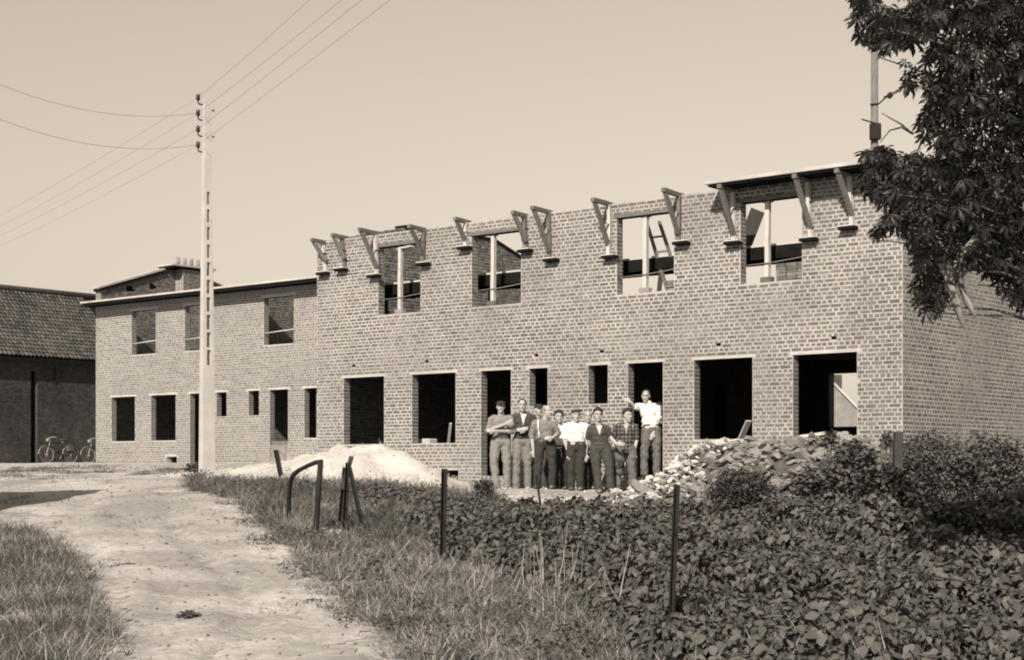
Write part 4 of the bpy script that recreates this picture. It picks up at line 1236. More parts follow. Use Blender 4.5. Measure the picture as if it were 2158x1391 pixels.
# leafy plot in the foreground
PLOT = gpoly([(760, 1052), (900, 1060), (1050, 1066), (1200, 1082), (1350, 1084), (1480, 1092), (1640, 1095), (1800, 1090), (2100, 1085), (2400, 1085), (2500, 1500), (1420, 1500), (1330, 1391), (1240, 1300), (985, 1205), (885, 1140), (810, 1085)])
LEAF2_V = np.array([(0, 0, 0), (-.30, .22, .03), (-.36, .5, -.04), (-.22, .8, -.22), (0, 1.0, -.46), (.22, .8, -.22), (.36, .5, -.04), (.30, .22, .03), (0, .25, -.05), (0, .55, -.13), (0, .82, -.30)])
LEAF2_F = np.array([(8, 0, 7), (8, 1, 0), (8, 2, 1), (8, 9, 2), (8, 7, 6), (8, 6, 9), (9, 3, 2), (9, 10, 3), (9, 6, 5), (9, 5, 10), (10, 4, 3), (10, 5, 4)])
qx = np.arange(-4, 14, .15); qy = np.arange(7, 29, .15)
QX, QY = np.meshgrid(qx, qy); qi = in_poly(QX + wob(QX, QY, 31) * .5, QY + wob(QX, QY, 41) * .5, PLOT)
QI = np.arange(QX.size).reshape(QX.shape); qc = qi[:-1, :-1] & qi[1:, 1:] & qi[:-1, 1:] & qi[1:, :-1]
QF = np.stack([QI[:-1, :-1], QI[:-1, 1:], QI[1:, 1:], QI[1:, :-1]], -1)[qc]
used, inv_ = np.unique(QF, return_inverse=True)
structure(mesh_np('plot_soil_shade', np.stack([QX, QY, gh(QX, QY) + .02], -1).reshape(-1, 3)[used], inv_.reshape(-1, 4), 'plot_soil_shade', None, True))  # dark sheet paints in the shade between the plants
nPl, per = 3000, 28
ct = sample_poly(PLOT, nPl, lambda q: np.clip((13.0 / np.clip(q[:, 1], 10, 40)) ** .8, .05, 1) * np.clip((hash_noise(q[:, 0], q[:, 1], 1.7, 84) + .35), .2, 1))
ph = np.where((np.abs(ct[:, 0] - 1.52 * ct[:, 1] / 14.6) < .16) & (ct[:, 1] > 12.9) & (ct[:, 1] < 14.7), .3, 1.0) * (.10 + .42 * hash_noise(ct[:, 0], ct[:, 1], 1.1, 81)) * RNG.uniform(.7, 1.25, nPl) * np.interp(ct[:, 1], [16, 22, 27], [1, .8, .62])
prad = RNG.uniform(.10, .20, nPl)
xy = np.repeat(ct, per, 0); nP = len(xy)
az = RNG.uniform(0, 6.28, nP); lev = RNG.random(nP) ** .6
rr = np.repeat(prad, per) * (1.05 - .75 * lev) * RNG.uniform(.3, 1.1, nP)
px_ = xy[:, 0] + np.cos(az) * rr; py_ = xy[:, 1] + np.sin(az) * rr
zpos = gh(xy[:, 0], xy[:, 1], False) + np.repeat(ph, per) * (.25 + .75 * lev)
size = RNG.uniform(.04, .10, nP) * np.repeat(RNG.uniform(.8, 1.25, nPl), per)
R = rots(az - math.pi / 2 + RNG.normal(0, .35, nP), -.3 - .8 * (1 - lev) + RNG.normal(0, .5, nP), RNG.normal(0, .5, nP))
V, F = scatter(LEAF2_V, LEAF2_F, np.stack([px_, py_, zpos], -1), R, size)
tag(stuff(mesh_np('leafy_plants', V, F, 'leaf_field', smooth=True)), 'dense low broad-leaved plants filling the plot before the house', 'plants')
weed_obj('plot_weeds', PLOT, 8000, .05, .12, 'leaf_bush', 'small dark weeds between the broad-leaved plants', near_dens)
PLOT2 = gpoly([(1240, 1300), (1330, 1391), (1460, 1500), (2000, 1500), (1900, 1345), (1700, 1320), (1500, 1310), (1350, 1270)])
grass_obj('plot_stalks', PLOT2, 420, .2, .5, .008, 'dry_grass', 'pale dry stalks sticking up through the leafy plants', near_dens, lean=.22)
xyz = []
def stalk_tuft(px, py, n, label):
    g = on_ground(px, py)
    VV, FF = [], []
    for k in range(n):
        b_ = Vector((random.gauss(0, .10), random.gauss(0, .08), 0)); t = b_ + Vector((random.gauss(0, .12), random.gauss(0, .06), random.uniform(.4, .75)))
        v, f = tube_geo([b_, b_.lerp(t, .5) + Vector((random.gauss(0, .02), 0, 0)), t], [.006, .005, .002], 4)
        FF += [tuple(i + len(VV) for i in q) for q in f]; VV += v
    o = mesh_np('dry_stalks', [tuple(v) for v in VV], FF, 'dry_grass'); o.location = g
    return tag(o, label, 'stalks', 'dry stalks in the plot')
POSTV = gpoly([(540, 1075), (600, 1030), (700, 1040), (800, 1060), (880, 1100), (840, 1150), (720, 1150), (620, 1130)])
grass_obj('post_grass', POSTV, 9000, .16, .42, .009, 'grass', 'taller wild grass round the bent pipe and corner posts', lambda q: np.clip((hash_noise(q[:, 0], q[:, 1], 1.9, 77) - .35) * 4, 0, 1), lean=.45)
stalk_tuft(1105, 1255, 3, 'few pale dry stalks at the edge of the rough grass, left of a thicker tuft')
stalk_tuft(1155, 1268, 6, 'tuft of pale upright dry stalks between grass bank and leafy plants')
stalk_tuft(1225, 1258, 4, 'forked pale dry stalks among the first leafy plants')
stalk_tuft(1300, 1310, 3, 'long pale dry stalk lying slantwise before the tall iron post')

# bushes and weeds
def bush(name, px, py, Y, rx, ry, rz, n, ls, m, label, cat='bush', zoff=0.0, pitch=-.3):
    c = pix(px, py, Y); gz = ghs(c.x, c.y)
    o = empty(name, (c.x, c.y, gz))
    d = RNG.normal(size=(n, 3)); d /= np.linalg.norm(d, axis=1)[:, None]
    rad = RNG.random(n) ** .38
    lump = .72 + .5 * hash_noise(d[:, 0] * 3 + d[:, 2] * 2 + px, d[:, 1] * 3 + d[:, 2] * 3, 1.0, 91)
    P = d * (rad * lump)[:, None] * np.array((rx, ry, rz)) + np.array((0, 0, max(rz * .75, c.z - gz) + zoff))
    P = P[P[:, 2] > .02]; k = len(P)
    R = rots(RNG.uniform(0, 6.28, k), RNG.normal(pitch, .5, k), RNG.normal(0, .5, k))
    V, F = scatter(LEAF_V, LEAF_F, P, R, RNG.uniform(.7, 1.3, k) * ls)
    stuff(mesh_np('foliage', V, F, m, o, True))
    VV, FF = [], []
    for q in range(7):
        t = Vector((random.gauss(0, rx * .5), random.gauss(0, ry * .4), max(rz * .75, c.z - gz) + random.uniform(0, rz * .6)))
        v, f = tube_geo([(0, 0, -.1), t * .5 + Vector((random.gauss(0, .04), 0, .04)), t], [.016, .011, .004], 5)
        FF += [tuple(i + len(VV) for i in w) for w in f]; VV += v
    mesh_np('stems', [tuple(v) for v in VV], FF, 'bark', o)
    return tag(o, label, cat, 'bushes and weeds')
bush('dark_bush', 1562, 1040, 22.2, .50, .45, .36, 5200, .042, 'leaf_bush', 'rounded fine-leaved dark bush at the foot of the rubble heap')
bush('weed_clump', 1735, 1020, 22.6, .46, .45, .34, 1700, .075, 'leaf_field', 'broad-leaved weeds climbing the near end of the rubble beside the dark bush')
bush('weed_clump', 1805, 985, 22.8, .42, .45, .38, 1900, .075, 'leaf_field', 'taller weeds rising in front of the sill of the last big window')
bush('weed_clump', 1868, 1030, 21.2, .42, .35, .36, 1900, .075, 'leaf_bush', 'weeds crowding at the foot of the weathered wooden post')
bush('weed_clump', 1700, 1085, 21.0, .6, .5, .22, 2000, .08, 'leaf_field', 'low spreading weeds between the dark bush and the leafy plot')
bush('tall_weed', 1868, 925, 22.5, .08, .08, .13, 90, .065, 'leaf_bush', 'single tall leafy weed beside the weathered post, against the house corner', pitch=-.6)
bush('tall_weed', 1748, 925, 24.5, .16, .14, .14, 160, .065, 'leaf_bush', 'leafy weed sprouting on the rubble by the pale board')
bush('hedge_bush', 1965, 985, 23.6, .66, .55, .52, 7500, .045, 'leaf_field', 'bushy hedge growth against the shaded side wall of the house')
bush('hedge_bush', 2085, 995, 22.6, .75, .6, .55, 8000, .05, 'leaf_field', 'dark hedge under the overhanging tree')
bush('hedge_bush', 1990, 1115, 18.0, .75, .6, .30, 4200, .07, 'leaf_bush', 'low dark thicket in the shade under the tree')
bush('small_shrub', 1020, 1030, 28.6, .2, .2, .22, 900, .045, 'leaf_bush', 'small dark shrub by the house wall below the cellar vent')
bush('small_shrub', 1110, 1068, 25.6, .22, .2, .16, 600, .06, 'leaf_bush', 'small dark shrub at the edge of the leafy plot near the thin stake')
bush('pole_tuft', 420, 1022, 38.5, .36, .3, .16, 900, .06, 'leaf_bush', 'dark weed tuft before the foot of the concrete pole')
bush('lane_tuft', 398, 1306, 15.2, .12, .11, .045, 300, .032, 'leaf_field', 'small dark weed tuft alone on the pale lane')
bush('lane_weed', 553, 1136, 25.5, .09, .08, .07, 200, .045, 'leaf_bush', 'small dark weed at the lane edge of the grass bank')

# ================================================================ chestnut tree reaching in from the right
TX, TY = 5.75, 13.5
TR = empty('chestnut_tree', (TX, TY, ghs(TX, TY)))
tag(TR, 'leafy tree with drooping fingered leaves overhanging the house corner', 'tree')
TB = TR.location
tube('trunk', [(0, 0, -.4), (.03, .02, 1.0), (-.02, 0, 2.4), (.05, .05, 4.2), (.1, .1, 6.2)], [.27, .22, .19, .14, .06], 'bark', TR, 12)
OUT = [(1775, -60), (1785, 20), (1788, 70), (1800, 95), (1838, 110), (1850, 140), (1866, 118), (1890, 135), (1893, 180), (1915, 200), (1938, 190), (1935, 235), (1922, 262), (1930, 292), (1905, 306), (1868, 298), (1838, 292), (1815, 305), (1800, 330), (1803, 375), (1796, 412), (1808, 432), (1845, 425), (1868, 450), (1838, 475), (1822, 505), (1838, 532), (1856, 528), (1872, 498), (1898, 500), (1915, 530), (1908, 585), (1900, 605), (1912, 630), (1915, 660), (1950, 672), (1975, 680), (1992, 655), (2005, 600), (2030, 560), (2075, 580), (2110, 640), (2150, 660), (2300, 660), (2300, -60)]
crownE = empty('crown'); crownE.parent = TR
def leaf_geo():
    v, f = [], []
    for k, a in enumerate((-1.9, -1.15, -.4, .4, 1.15, 1.9)):
        L = (.62, .86, 1.0, 1.0, .86, .62)[k]
        ca, sa = math.cos(a), math.sin(a)
        loc = [(0, 0, 0), (-.085, .38, -.03), (.085, .38, -.03), (0, .4, -.06), (-.15, .72, -.20), (.15, .72, -.20), (0, .74, -.245), (0, 1.0, -.46)]
        b_ = len(v)
        for x, y, z in loc:
            x *= L; y *= L; z *= L
            v.append((x * ca + y * sa, -x * sa + y * ca, z))
        for q in ((0, 1, 3), (0, 3, 2), (1, 4, 6), (1, 6, 3), (3, 6, 5), (3, 5, 2), (4, 7, 6), (6, 7, 5)): f.append([i + b_ for i in q])
    return np.array(v), np.array(f)
CLV, CLF = leaf_geo()
pts = []
tries = 0
while len(pts) < 4200:
    x, y = RNG.uniform(1770, 2300), RNG.uniform(-60, 690)
    if not in_poly(np.array([x, x - 16, x, x + 6]), np.array([y, y + 6, y + 16, y - 6]), OUT).all(): continue
    if hash_noise(x, y, 1 / 38., 95) < .3 and x < 1960: continue
    pts.append(pix(x, y, RNG.uniform(12.3, 15.6)))
while len(pts) < 6200:                                       # rest of the crown, beyond the frame
    d = RNG.normal(size=3); d /= np.linalg.norm(d); d *= RNG.random() ** .4
    p = Vector((TX + .5 + d[0] * 1.9, TY + d[1] * 1.7, CZ + 3.9 + d[2] * 3.3))
    x = CX + p.x / p.y * FPX; y = HY - (p.z - CZ) / p.y * FPX
    if x < 2300 and y > -60 and not in_poly(np.array([x]), np.array([y]), OUT)[0]: continue
    pts.append(p)
P = np.array([list(p - TB) for p in pts])
k = len(P)
S = RNG.uniform(.07, .135, k)
yaw = RNG.uniform(0, 6.28, k); pit = RNG.normal(-.75, .4, k); rol = RNG.normal(0, .4, k)
R = rots(yaw, pit, rol)
dist = np.linalg.norm(P + np.array(TB) - np.array((0, 0, CZ)), axis=1)
xs_ = CX + (P[:, 0] + TB.x) / (P[:, 1] + TB.y) * FPX
infr = (xs_ < 2130)
sel = np.where(infr)[0][np.argsort(dist[infr])[:300]]
oth = np.setdiff1d(np.arange(k), sel)
V, F = scatter(CLV, CLF, P[oth], R[oth], S[oth])
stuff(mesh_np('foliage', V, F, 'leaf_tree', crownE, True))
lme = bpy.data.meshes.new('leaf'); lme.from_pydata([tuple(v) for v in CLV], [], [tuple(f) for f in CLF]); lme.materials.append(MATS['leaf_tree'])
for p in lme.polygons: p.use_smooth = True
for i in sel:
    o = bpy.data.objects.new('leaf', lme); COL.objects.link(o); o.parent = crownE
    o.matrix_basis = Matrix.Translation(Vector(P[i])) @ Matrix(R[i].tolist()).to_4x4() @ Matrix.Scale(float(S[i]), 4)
# limbs and twigs that carry the leaves
ends = [(1800, 40, 13.0), (1850, 120, 13.2), (1900, 170, 13.0), (1945, 215, 13.2), (1830, 330, 13.0), (1815, 400, 12.8), (1850, 470, 13.0), (1840, 505, 12.9), (1930, 560, 13.1), (1920, 640, 12.9), (1960, 660, 13.0), (1880, 60, 13.5), (1990, 300, 13.3), (2000, 450, 13.1), (2080, 100, 13.4), (2060, 600, 13.4)]
for (x, y, Y) in ends:
    e = pix(x, y, Y) - TB
    s = Vector((0, 0, max(1.3, min(5.5, e.z * .75 - .2))))
    m1 = s.lerp(e, .35) + Vector((random.gauss(0, .1), random.gauss(0, .1), .30)); m2 = s.lerp(e, .7) + Vector((random.gauss(0, .1), random.gauss(0, .1), .22))
    tube('branch', [s, m1, m2, e], [.035, .02, .011, .004], 'bark', TR, 6)
# thin bare twig in the sky gap
for q in ([(1920, 280, 13.0), (1900, 262, 13.0), (1878, 250, 13.0), (1858, 238, 13.0)], [(1925, 282, 13.0), (1900, 268, 13.0), (1875, 275, 13.0), (1855, 300, 13.0)], [(1895, 190, 13.0), (1880, 198, 13.0), (1862, 205, 13.0)]):
    tube('twig', [pix(*a) - TB for a in q], [.012, .009, .006, .004][:len(q)], 'bark', TR, 5)
# limb stubs hanging low, bark lightened to paint them sunlit
tube('branch', [pix(2062, 500, 13.1) - TB, pix(1998, 575, 12.9) - TB, pix(2012, 630, 12.85) - TB, pix(2030, 690, 12.8) - TB], [.04, .05, .04, .012], 'sunlit_bark', TR, 8)
tube('branch', [pix(2070, 520, 13.1) - TB, pix(2020, 585, 13.0) - TB, pix(2040, 640, 12.95) - TB, pix(2056, 668, 12.9) - TB], [.03, .035, .03, .01], 'sunlit_bark', TR, 8)
# ================================================================ people
def g_ell(c, r, rot=None, su=14, sv=10):
    v, f = [], []
    c = Vector(c)
    for i in range(1, sv):
        t = math.pi * i / sv
        for j in range(su):
            a = 2 * math.pi * j / su
            q = Vector((r[0] * math.sin(t) * math.cos(a), r[1] * math.sin(t) * math.sin(a), r[2] * math.cos(t)))
            if rot is not None: q = rot @ q
            v.append(c + q)
    n_ = len(v)
    for s in (1, -1):
        q = Vector((0, 0, r[2] * s)); q = rot @ q if rot is not None else q
        v.append(c + q)
    for i in range(sv - 2):
        for j in range(su): f.append((i * su + j, (i + 1) * su + j, (i + 1) * su + (j + 1) % su, i * su + (j + 1) % su))
    for j in range(su):
        f.append((n_, j, (j + 1) % su)); b_ = (sv - 2) * su
        f.append((n_ + 1, b_ + (j + 1) % su, b_ + j))
    return v, f
class Blob:
    def __init__(s): s.v, s.f = [], []
    def add(s, g):
        k = len(s.v); s.v += [tuple(x) for x in g[0]]; s.f += [tuple(i + k for i in q) for q in g[1]]
    def ell(s, c, r, rot=None): s.add(g_ell(c, r, rot))
    def limb(s, p0, p1, r0, r1):
        p0, p1 = Vector(p0), Vector(p1)
        s.add(tube_geo([p0, p0.lerp(p1, .5), p1], [r0, (r0 + r1) / 2, r1], 12))
        s.ell(p0, (r0,) * 3); s.ell(p1, (r1,) * 3)
    def chain(s, pts, rs):
        for a, b_, ra, rb_ in zip(pts, pts[1:], rs, rs[1:]): s.limb(a, b_, ra, rb_)
    def build(s, name, m, parent, voxel, smooth=2, wrinkle=0.0, wscale=.07):
        me = bpy.data.meshes.new(name); me.from_pydata(s.v, [], s.f); me.update()
        o = bpy.data.objects.new(name, me); COL.objects.link(o)
        r = o.modifiers.new('r', 'REMESH'); r.mode = 'VOXEL'; r.voxel_size = voxel
        sm = o.modifiers.new('s', 'SMOOTH'); sm.iterations = smooth; sm.factor = .5
        dg = bpy.context.evaluated_depsgraph_get()
        nm = bpy.data.meshes.new_from_object(o.evaluated_get(dg))
        o.modifiers.clear(); o.data = nm; nm.name = name
        bpy.data.meshes.remove(me)
        n_ = len(nm.vertices)
        if wrinkle:
            co = np.empty(n_ * 3); nm.vertices.foreach_get('co', co); co = co.reshape(-1, 3)
            no = np.empty(n_ * 3); nm.vertices.foreach_get('normal', no); no = no.reshape(-1, 3)
            q = hash_noise(co[:, 0] * 1.0 + co[:, 2] * .55, co[:, 2] * 1.5 + co[:, 1] * .8, 1 / wscale, 5) - .5
            q += .6 * (hash_noise(co[:, 0] * 1.2 - co[:, 2] * .6, co[:, 2] * .9 - co[:, 1], 2.1 / wscale, 6) - .5)
            co += no * (q * wrinkle)[:, None]
            nm.vertices.foreach_set('co', co.ravel()); nm.update()
        nm.polygons.foreach_set('use_smooth', np.ones(len(nm.polygons), bool))
        nm.materials.clear(); nm.materials.append(MATS[m])
        o.parent = parent
        return o

def person(label, Y, fy, head, sh, hip, knee, ankle, elbow, wrist, shirt, trous, hair='dark', yaw=0.0, tilt=0.0, nod=0.0,
           sleeve='long', size=1.0, hem=None, shoe='leather', braces=False, vneck=None, hand_dir=(None, None), fist=True, base=None, patch=None):
    ppm = FPX / Y
    fx = (ankle[0][0] + ankle[1][0]) / 2
    org = pix(fx, fy, Y)
    gz = base if base is not None else ghs(org.x, org.y)
    o = empty('person', (org.x, org.y, gz))
    def J(p, dy=0.0):
        d = p[2] if len(p) > 2 else dy
        k = (Y + d) / Y
        # pixel -> local metres at depth Y+d
        return Vector((((p[0] - CX) / FPX * (Y + d)) - org.x, d, (HY - p[1]) / FPX * (Y + d) - (HY - fy) / FPX * Y))
    hd = J(head, -.03)
    S = [J(p) for p in sh]; Hp = [J(p) for p in hip]; K = [J(p, -.02) for p in knee]; A = [J(p, .02) for p in ankle]
    E = [J(p) for p in elbow]; W = [J(p) for p in wrist]
    for a in A: a.z = max(a.z, .085)
    s = size
    mid_s = (S[0] + S[1]) / 2; mid_h = (Hp[0] + Hp[1]) / 2
    sw2 = (S[1] - S[0]).length / 2
    ax = (S[1] - S[0]).normalized()
    tor = lambda t: mid_h.lerp(mid_s, t)
    ang = math.atan2(ax.y, ax.x)
    Rt = Matrix.Rotation(ang, 3, 'Z')
    Hm = (Matrix.Rotation(yaw, 3, 'Z') @ Matrix.Rotation(tilt, 3, 'Y') @ Matrix.Rotation(nod, 3, 'X'))
    hs = .97 * s
    def hp_(x, y, z): return hd + Hm @ (Vector((x, y, z)) * hs)
    # ---- body, one surface
    B = Blob()
    B.ell(hp_(0, .012, .032), (.076 * hs, .096 * hs, .094 * hs), Hm)
    B.ell(hp_(0, -.022, -.035), (.063 * hs, .074 * hs, .082 * hs), Hm)
    B.ell(hp_(0, -.066, -.095), (.030 * hs, .026 * hs, .024 * hs), Hm)
    B.limb(hp_(0, -.092, .02), hp_(0, -.116, -.018), .010 * hs, .0155 * hs)
    B.ell(hp_(0, -.080, .044), (.052 * hs, .018 * hs, .012 * hs), Hm)
    for q in (-1, 1):
        B.ell(hp_(q * .034, -.066, -.024), (.026 * hs, .024 * hs, .026 * hs), Hm)
        B.ell(hp_(q * .079, .012, .0), (.012 * hs, .022 * hs, .033 * hs), Hm)
    B.limb(hp_(0, .02, -.07), mid_s + Vector((0, .015, .02)), .058 * s, .066 * s)
    B.ell(tor(.72), (.155 * s, .105 * s, .15 * s), Rt); B.ell(tor(.35), (.132 * s, .10 * s, .14 * s), Rt); B.ell(tor(.02), (.145 * s, .105 * s, .12 * s), Rt)
    B.limb(S[0].lerp(S[1], .12) + Vector((0, 0, -.02)), S[1].lerp(S[0], .12) + Vector((0, 0, -.02)), .062 * s, .062 * s)
    for i in (0, 1):
        q = -1 if i == 0 else 1
        B.chain([S[i] + Vector((0, 0, -.035)), E[i], W[i]], [.052 * s, .041 * s, .028 * s])
        fd = (W[i] - E[i]).normalized()
        if hand_dir[i] is not None: fd = Vector(hand_dir[i]).normalized()
        up = Vector((0, -1, 0)) if abs(fd.y) < .8 else Vector((0, 0, 1))
        sd_ = fd.cross(up).normalized(); pn = sd_.cross(fd).normalized()
        pc = W[i] + fd * .055 * s
        M3 = Matrix((sd_, fd, pn)).transposed()
        B.ell(pc, (.042 * s, .058 * s, .019 * s), M3)
        kn = W[i] + fd * .10 * s
        for j, (off, ln) in enumerate(((-.031, .062), (-.010, .074), (.011, .07), (.030, .054))):
            p0 = kn + sd_ * off * s
            p1 = p0 + (fd * .85 + pn * -.35).normalized() * ln * .55 * s
            p2 = p1 + (fd * .55 + pn * -.75).normalized() * ln * .5 * s
            B.chain([p0 - fd * .02 * s, p0, p1, p2], [.0105 * s, .0105 * s, .0095 * s, .008 * s])
        th = W[i] + fd * .035 * s + sd_ * (-.03 * q) * s
        B.chain([th, th + (fd * .6 - sd_ * .7 * q).normalized() * .035 * s, th + (fd * .9 - sd_ * .6 * q - pn * .3).normalized() * .068 * s], [.014 * s, .012 * s, .0095 * s])
        B.chain([Hp[i], K[i], A[i]], [.082 * s, .056 * s, .038 * s])
        B.ell(A[i] + Vector((0, -.07 * s, -.045)), (.042 * s, .12 * s, .035), None)
    B.build('body', 'skin', o, .0095, 2)
    for q in (-1, 1):
        v, f = g_ell(hp_(q * .030, -.0865, .017), (.0115 * hs, .006 * hs, .005 * hs), Hm, 8, 6); mesh_np('eye', v, f, 'eye', o, True)
        v, f = g_ell(hp_(q * .031, -.094, .042), (.017 * hs, .005 * hs, .0035 * hs), Hm, 8, 6); mesh_np('eyebrow', v, f, 'hair', o, True)
    v, f = g_ell(hp_(0, -.093, -.058), (.026 * hs, .009 * hs, .0065 * hs), Hm, 10, 6); mesh_np('mouth', v, f, 'lip', o, True)
    # ---- clothes
    tm = .024 * s
    sb = Blob()
    sb.ell(tor(.74), (.158 * s + tm, .108 * s + tm, .155 * s + tm * .3), Rt)
    sb.ell(tor(.40), (.142 * s + tm, .108 * s + tm, .17 * s), Rt)
    if hem: sb.ell(tor(.0), (.152 * s + tm * 1.3, .112 * s + tm * 1.2, .16 * s), Rt)
    else: sb.ell(tor(.18), (.145 * s + tm * 1.1, .108 * s + tm, .10 * s), Rt)
    sb.limb(S[0].lerp(S[1], .1) + Vector((0, 0, -.015)), S[1].lerp(S[0], .1) + Vector((0, 0, -.015)), .07 * s, .07 * s)
    sb.limb(mid_s + Vector((0, .01, .0)), mid_s + Vector((0, .015, .045 * s)), .085 * s, .072 * s)
    for i in (0, 1):
        s0 = S[i] + Vector((0, 0, -.03))
        if sleeve == 'short': sb.chain([s0, s0.lerp(E[i], .45), s0.lerp(E[i], .82)], [.072 * s, .070 * s, .068 * s])
        elif sleeve == 'rolled': sb.chain([s0, E[i], E[i].lerp(W[i], .18)], [.070 * s, .058 * s, .056 * s])
        else: sb.chain([s0, E[i], E[i].lerp(W[i], .86)], [.070 * s, .056 * s, .046 * s])
    shn = sb.build('shirt', shirt, o, .013, 2, .022, .075)
    tb = Blob()
    tb.ell(tor(.04), (.152 * s + tm, .108 * s + tm, .13 * s), Rt)
    tb.limb(Hp[0].lerp(Hp[1], .2), Hp[1].lerp(Hp[0], .2), .105 * s, .105 * s)
    for i in (0, 1):
        foot = A[i] + Vector((0, -.01, -.03))
        tb.chain([Hp[i], Hp[i].lerp(K[i], .5), K[i], K[i].lerp(foot, .6), foot], [.108 * s, .10 * s, .086 * s, .08 * s, .072 * s])
    tb.build('trousers', trous, o, .014, 2, .022, .13)
    bt = Blob(); zc_ = tor(.2)
    v, f = [], []
    n_ = 24
    for k_ in range(n_):
        a = 2 * math.pi * k_ / n_
        for dz in (-.018, .018):
            q = Rt @ Vector((math.cos(a) * (.150 * s + tm), math.sin(a) * (.112 * s + tm), 0)); v.append(zc_ + q + Vector((0, 0, dz)))
    for k_ in range(n_): f.append((2 * k_, 2 * ((k_ + 1) % n_), 2 * ((k_ + 1) % n_) + 1, 2 * k_ + 1))
    if not hem: mesh_np('belt', v, f, 'leather', o, True)
    for i in (0, 1):
        sbx = Blob(); q = -1 if i == 0 else 1
        f0 = A[i] + Vector((0, .02, -.03)); 
        sbx.ell((A[i].x + q * .012, A[i].y - .10 * s, .038), (.048 * s, .10 * s, .038)); sbx.ell((A[i].x, A[i].y - .0, .045), (.043 * s, .075 * s, .045))
        sbx.limb((A[i].x, A[i].y + .01, .05), (A[i].x, A[i].y + .01, max(.1, A[i].z + .01)), .046 * s, .046 * s)
        sbx.build('shoe', shoe, o, .012, 2)
    if braces:
        for q in (-.62,):
            pts = [tor(.22) + Rt @ Vector((q * .17 * s, -.135 * s, 0)), tor(.5) + Rt @ Vector((q * .19 * s, -.150 * s, 0)), tor(.8) + Rt @ Vector((q * .2 * s, -.145 * s, 0)), tor(1.0) + Rt @ Vector((q * .2 * s, -.075 * s, .05 * s)), tor(1.0) + Rt @ Vector((q * .18 * s, .06 * s, .04 * s))]
            tube('brace', pts, .017 * s, 'cloth_white', o, 6)
    if vneck:
        c0 = tor(1.0) + Rt @ Vector((0, -.088 * s, .03 * s)); c1 = tor(.62) + Rt @ Vector((0, -.142 * s, 0))
        a = Rt @ Vector((.055 * s, 0, 0))
        mesh_np('neck_opening', [c0 - a, c0 + a, c1 + Vector((0, -.004, 0)), c0 - a + Vector((0, .05, 0)), c0 + a + Vector((0, .05, 0)), c1 + Vector((0, .05, 0)), (c0 + c1) / 2 + Rt @ Vector((0, -.03 * s, 0)) + Vector((0, 0, .02))],
                [(0, 1, 6), (1, 2, 6), (2, 0, 6), (0, 3, 4, 1), (1, 4, 5, 2), (2, 5, 3, 0)], vneck, o)
    if patch is not None:
        i = patch; tb2 = Blob(); tb2.limb(K[i].lerp(Hp[i], .35), K[i].lerp(A[i], .25), .099 * s, .093 * s)
        tb2.build('knee_patch', 'cloth_black', o, .014, 2, .02, .1)
    # ---- hair or hat
    if hair in ('dark', 'grey', 'bald', 'receding'):
        m = 'hair' if hair in ('dark', 'receding') else 'hair_grey'
        bm = bmesh.new(); bmesh.ops.create_uvsphere(bm, u_segments=28, v_segments=20, radius=1)
        kill = []
        for fc_ in bm.faces:
            c = fc_.calc_center_median(); x, y, z = c
            if hair in ('dark',): keep = z > .52 + .25 * max(0, -y - .3) or (y > .05 and z > -.35) or (y > -.28 and z > .12)
            elif hair == 'receding': keep = (y > .1 and z > -.4) or (y > -.30 and z > .1 and (abs(x) > .45 or y > .1)) or (z > .6 and y > -.25)
            else: keep = (y > .0 and -.4 < z < .35) or (abs(x) > .75 and z > -.1 and z < .45 and y > -.4)
            if not keep: kill.append(fc_)
        bmesh.ops.delete(bm, geom=kill, context='FACES')
        vol = 1.0 if hair in ('bald', 'receding') else 1.06
        for v_ in bm.verts:
            x, y, z = v_.co; lift = 1 + (.14 * max(0, z) if hair == 'dark' else 0) + random.uniform(-.025, .03)
            v_.co = hp_(x * .0815 * vol * lift, .013 + y * .103 * vol * lift, .034 + z * .100 * vol * lift)
        g = bmesh.ops.solidify(bm, geom=bm.faces[:], thickness=-.012 * s)
        bm_obj('hair', bm, m, o, True)
    else:
        bm = bmesh.new(); bmesh.ops.create_uvsphere(bm, u_segments=24, v_segments=14, radius=1)
        for v_ in bm.verts:
            x, y, z = v_.co
            if hair == 'beret': q = Vector((x * .118 + .018, .012 + y * .12, .090 + max(z, -.35) * .042 + x * .018))
            else: q = Vector((x * .098, .008 + y * .118, .082 + max(z, -.4) * .052))
            v_.co = hp_(*q)
        bm_obj('cap' if hair == 'cap' else 'beret', bm, 'cloth_black', o, True)
        if hair == 'cap':
            v, f = g_ell(hp_(0, -.10, .062), (.072 * hs, .055 * hs, .008 * hs), Hm @ Matrix.Rotation(.3, 3, 'X'), 14, 6); mesh_np('cap_peak', v, f, 'cloth_black', o, True)
        bm = bmesh.new(); bmesh.ops.create_uvsphere(bm, u_segments=20, v_segments=14, radius=1)
        bmesh.ops.delete(bm, geom=[fc_ for fc_ in bm.faces if not (fc_.calc_center_median().y > .1 and -.35 < fc_.calc_center_median().z < .5)], context='FACES')
        for v_ in bm.verts: v_.co = hp_(v_.co.x * .082, .013 + v_.co.y * .103, .034 + v_.co.z * .1)
        bm_obj('hair', bm, 'hair', o, True)
    return tag(o, label, 'person')

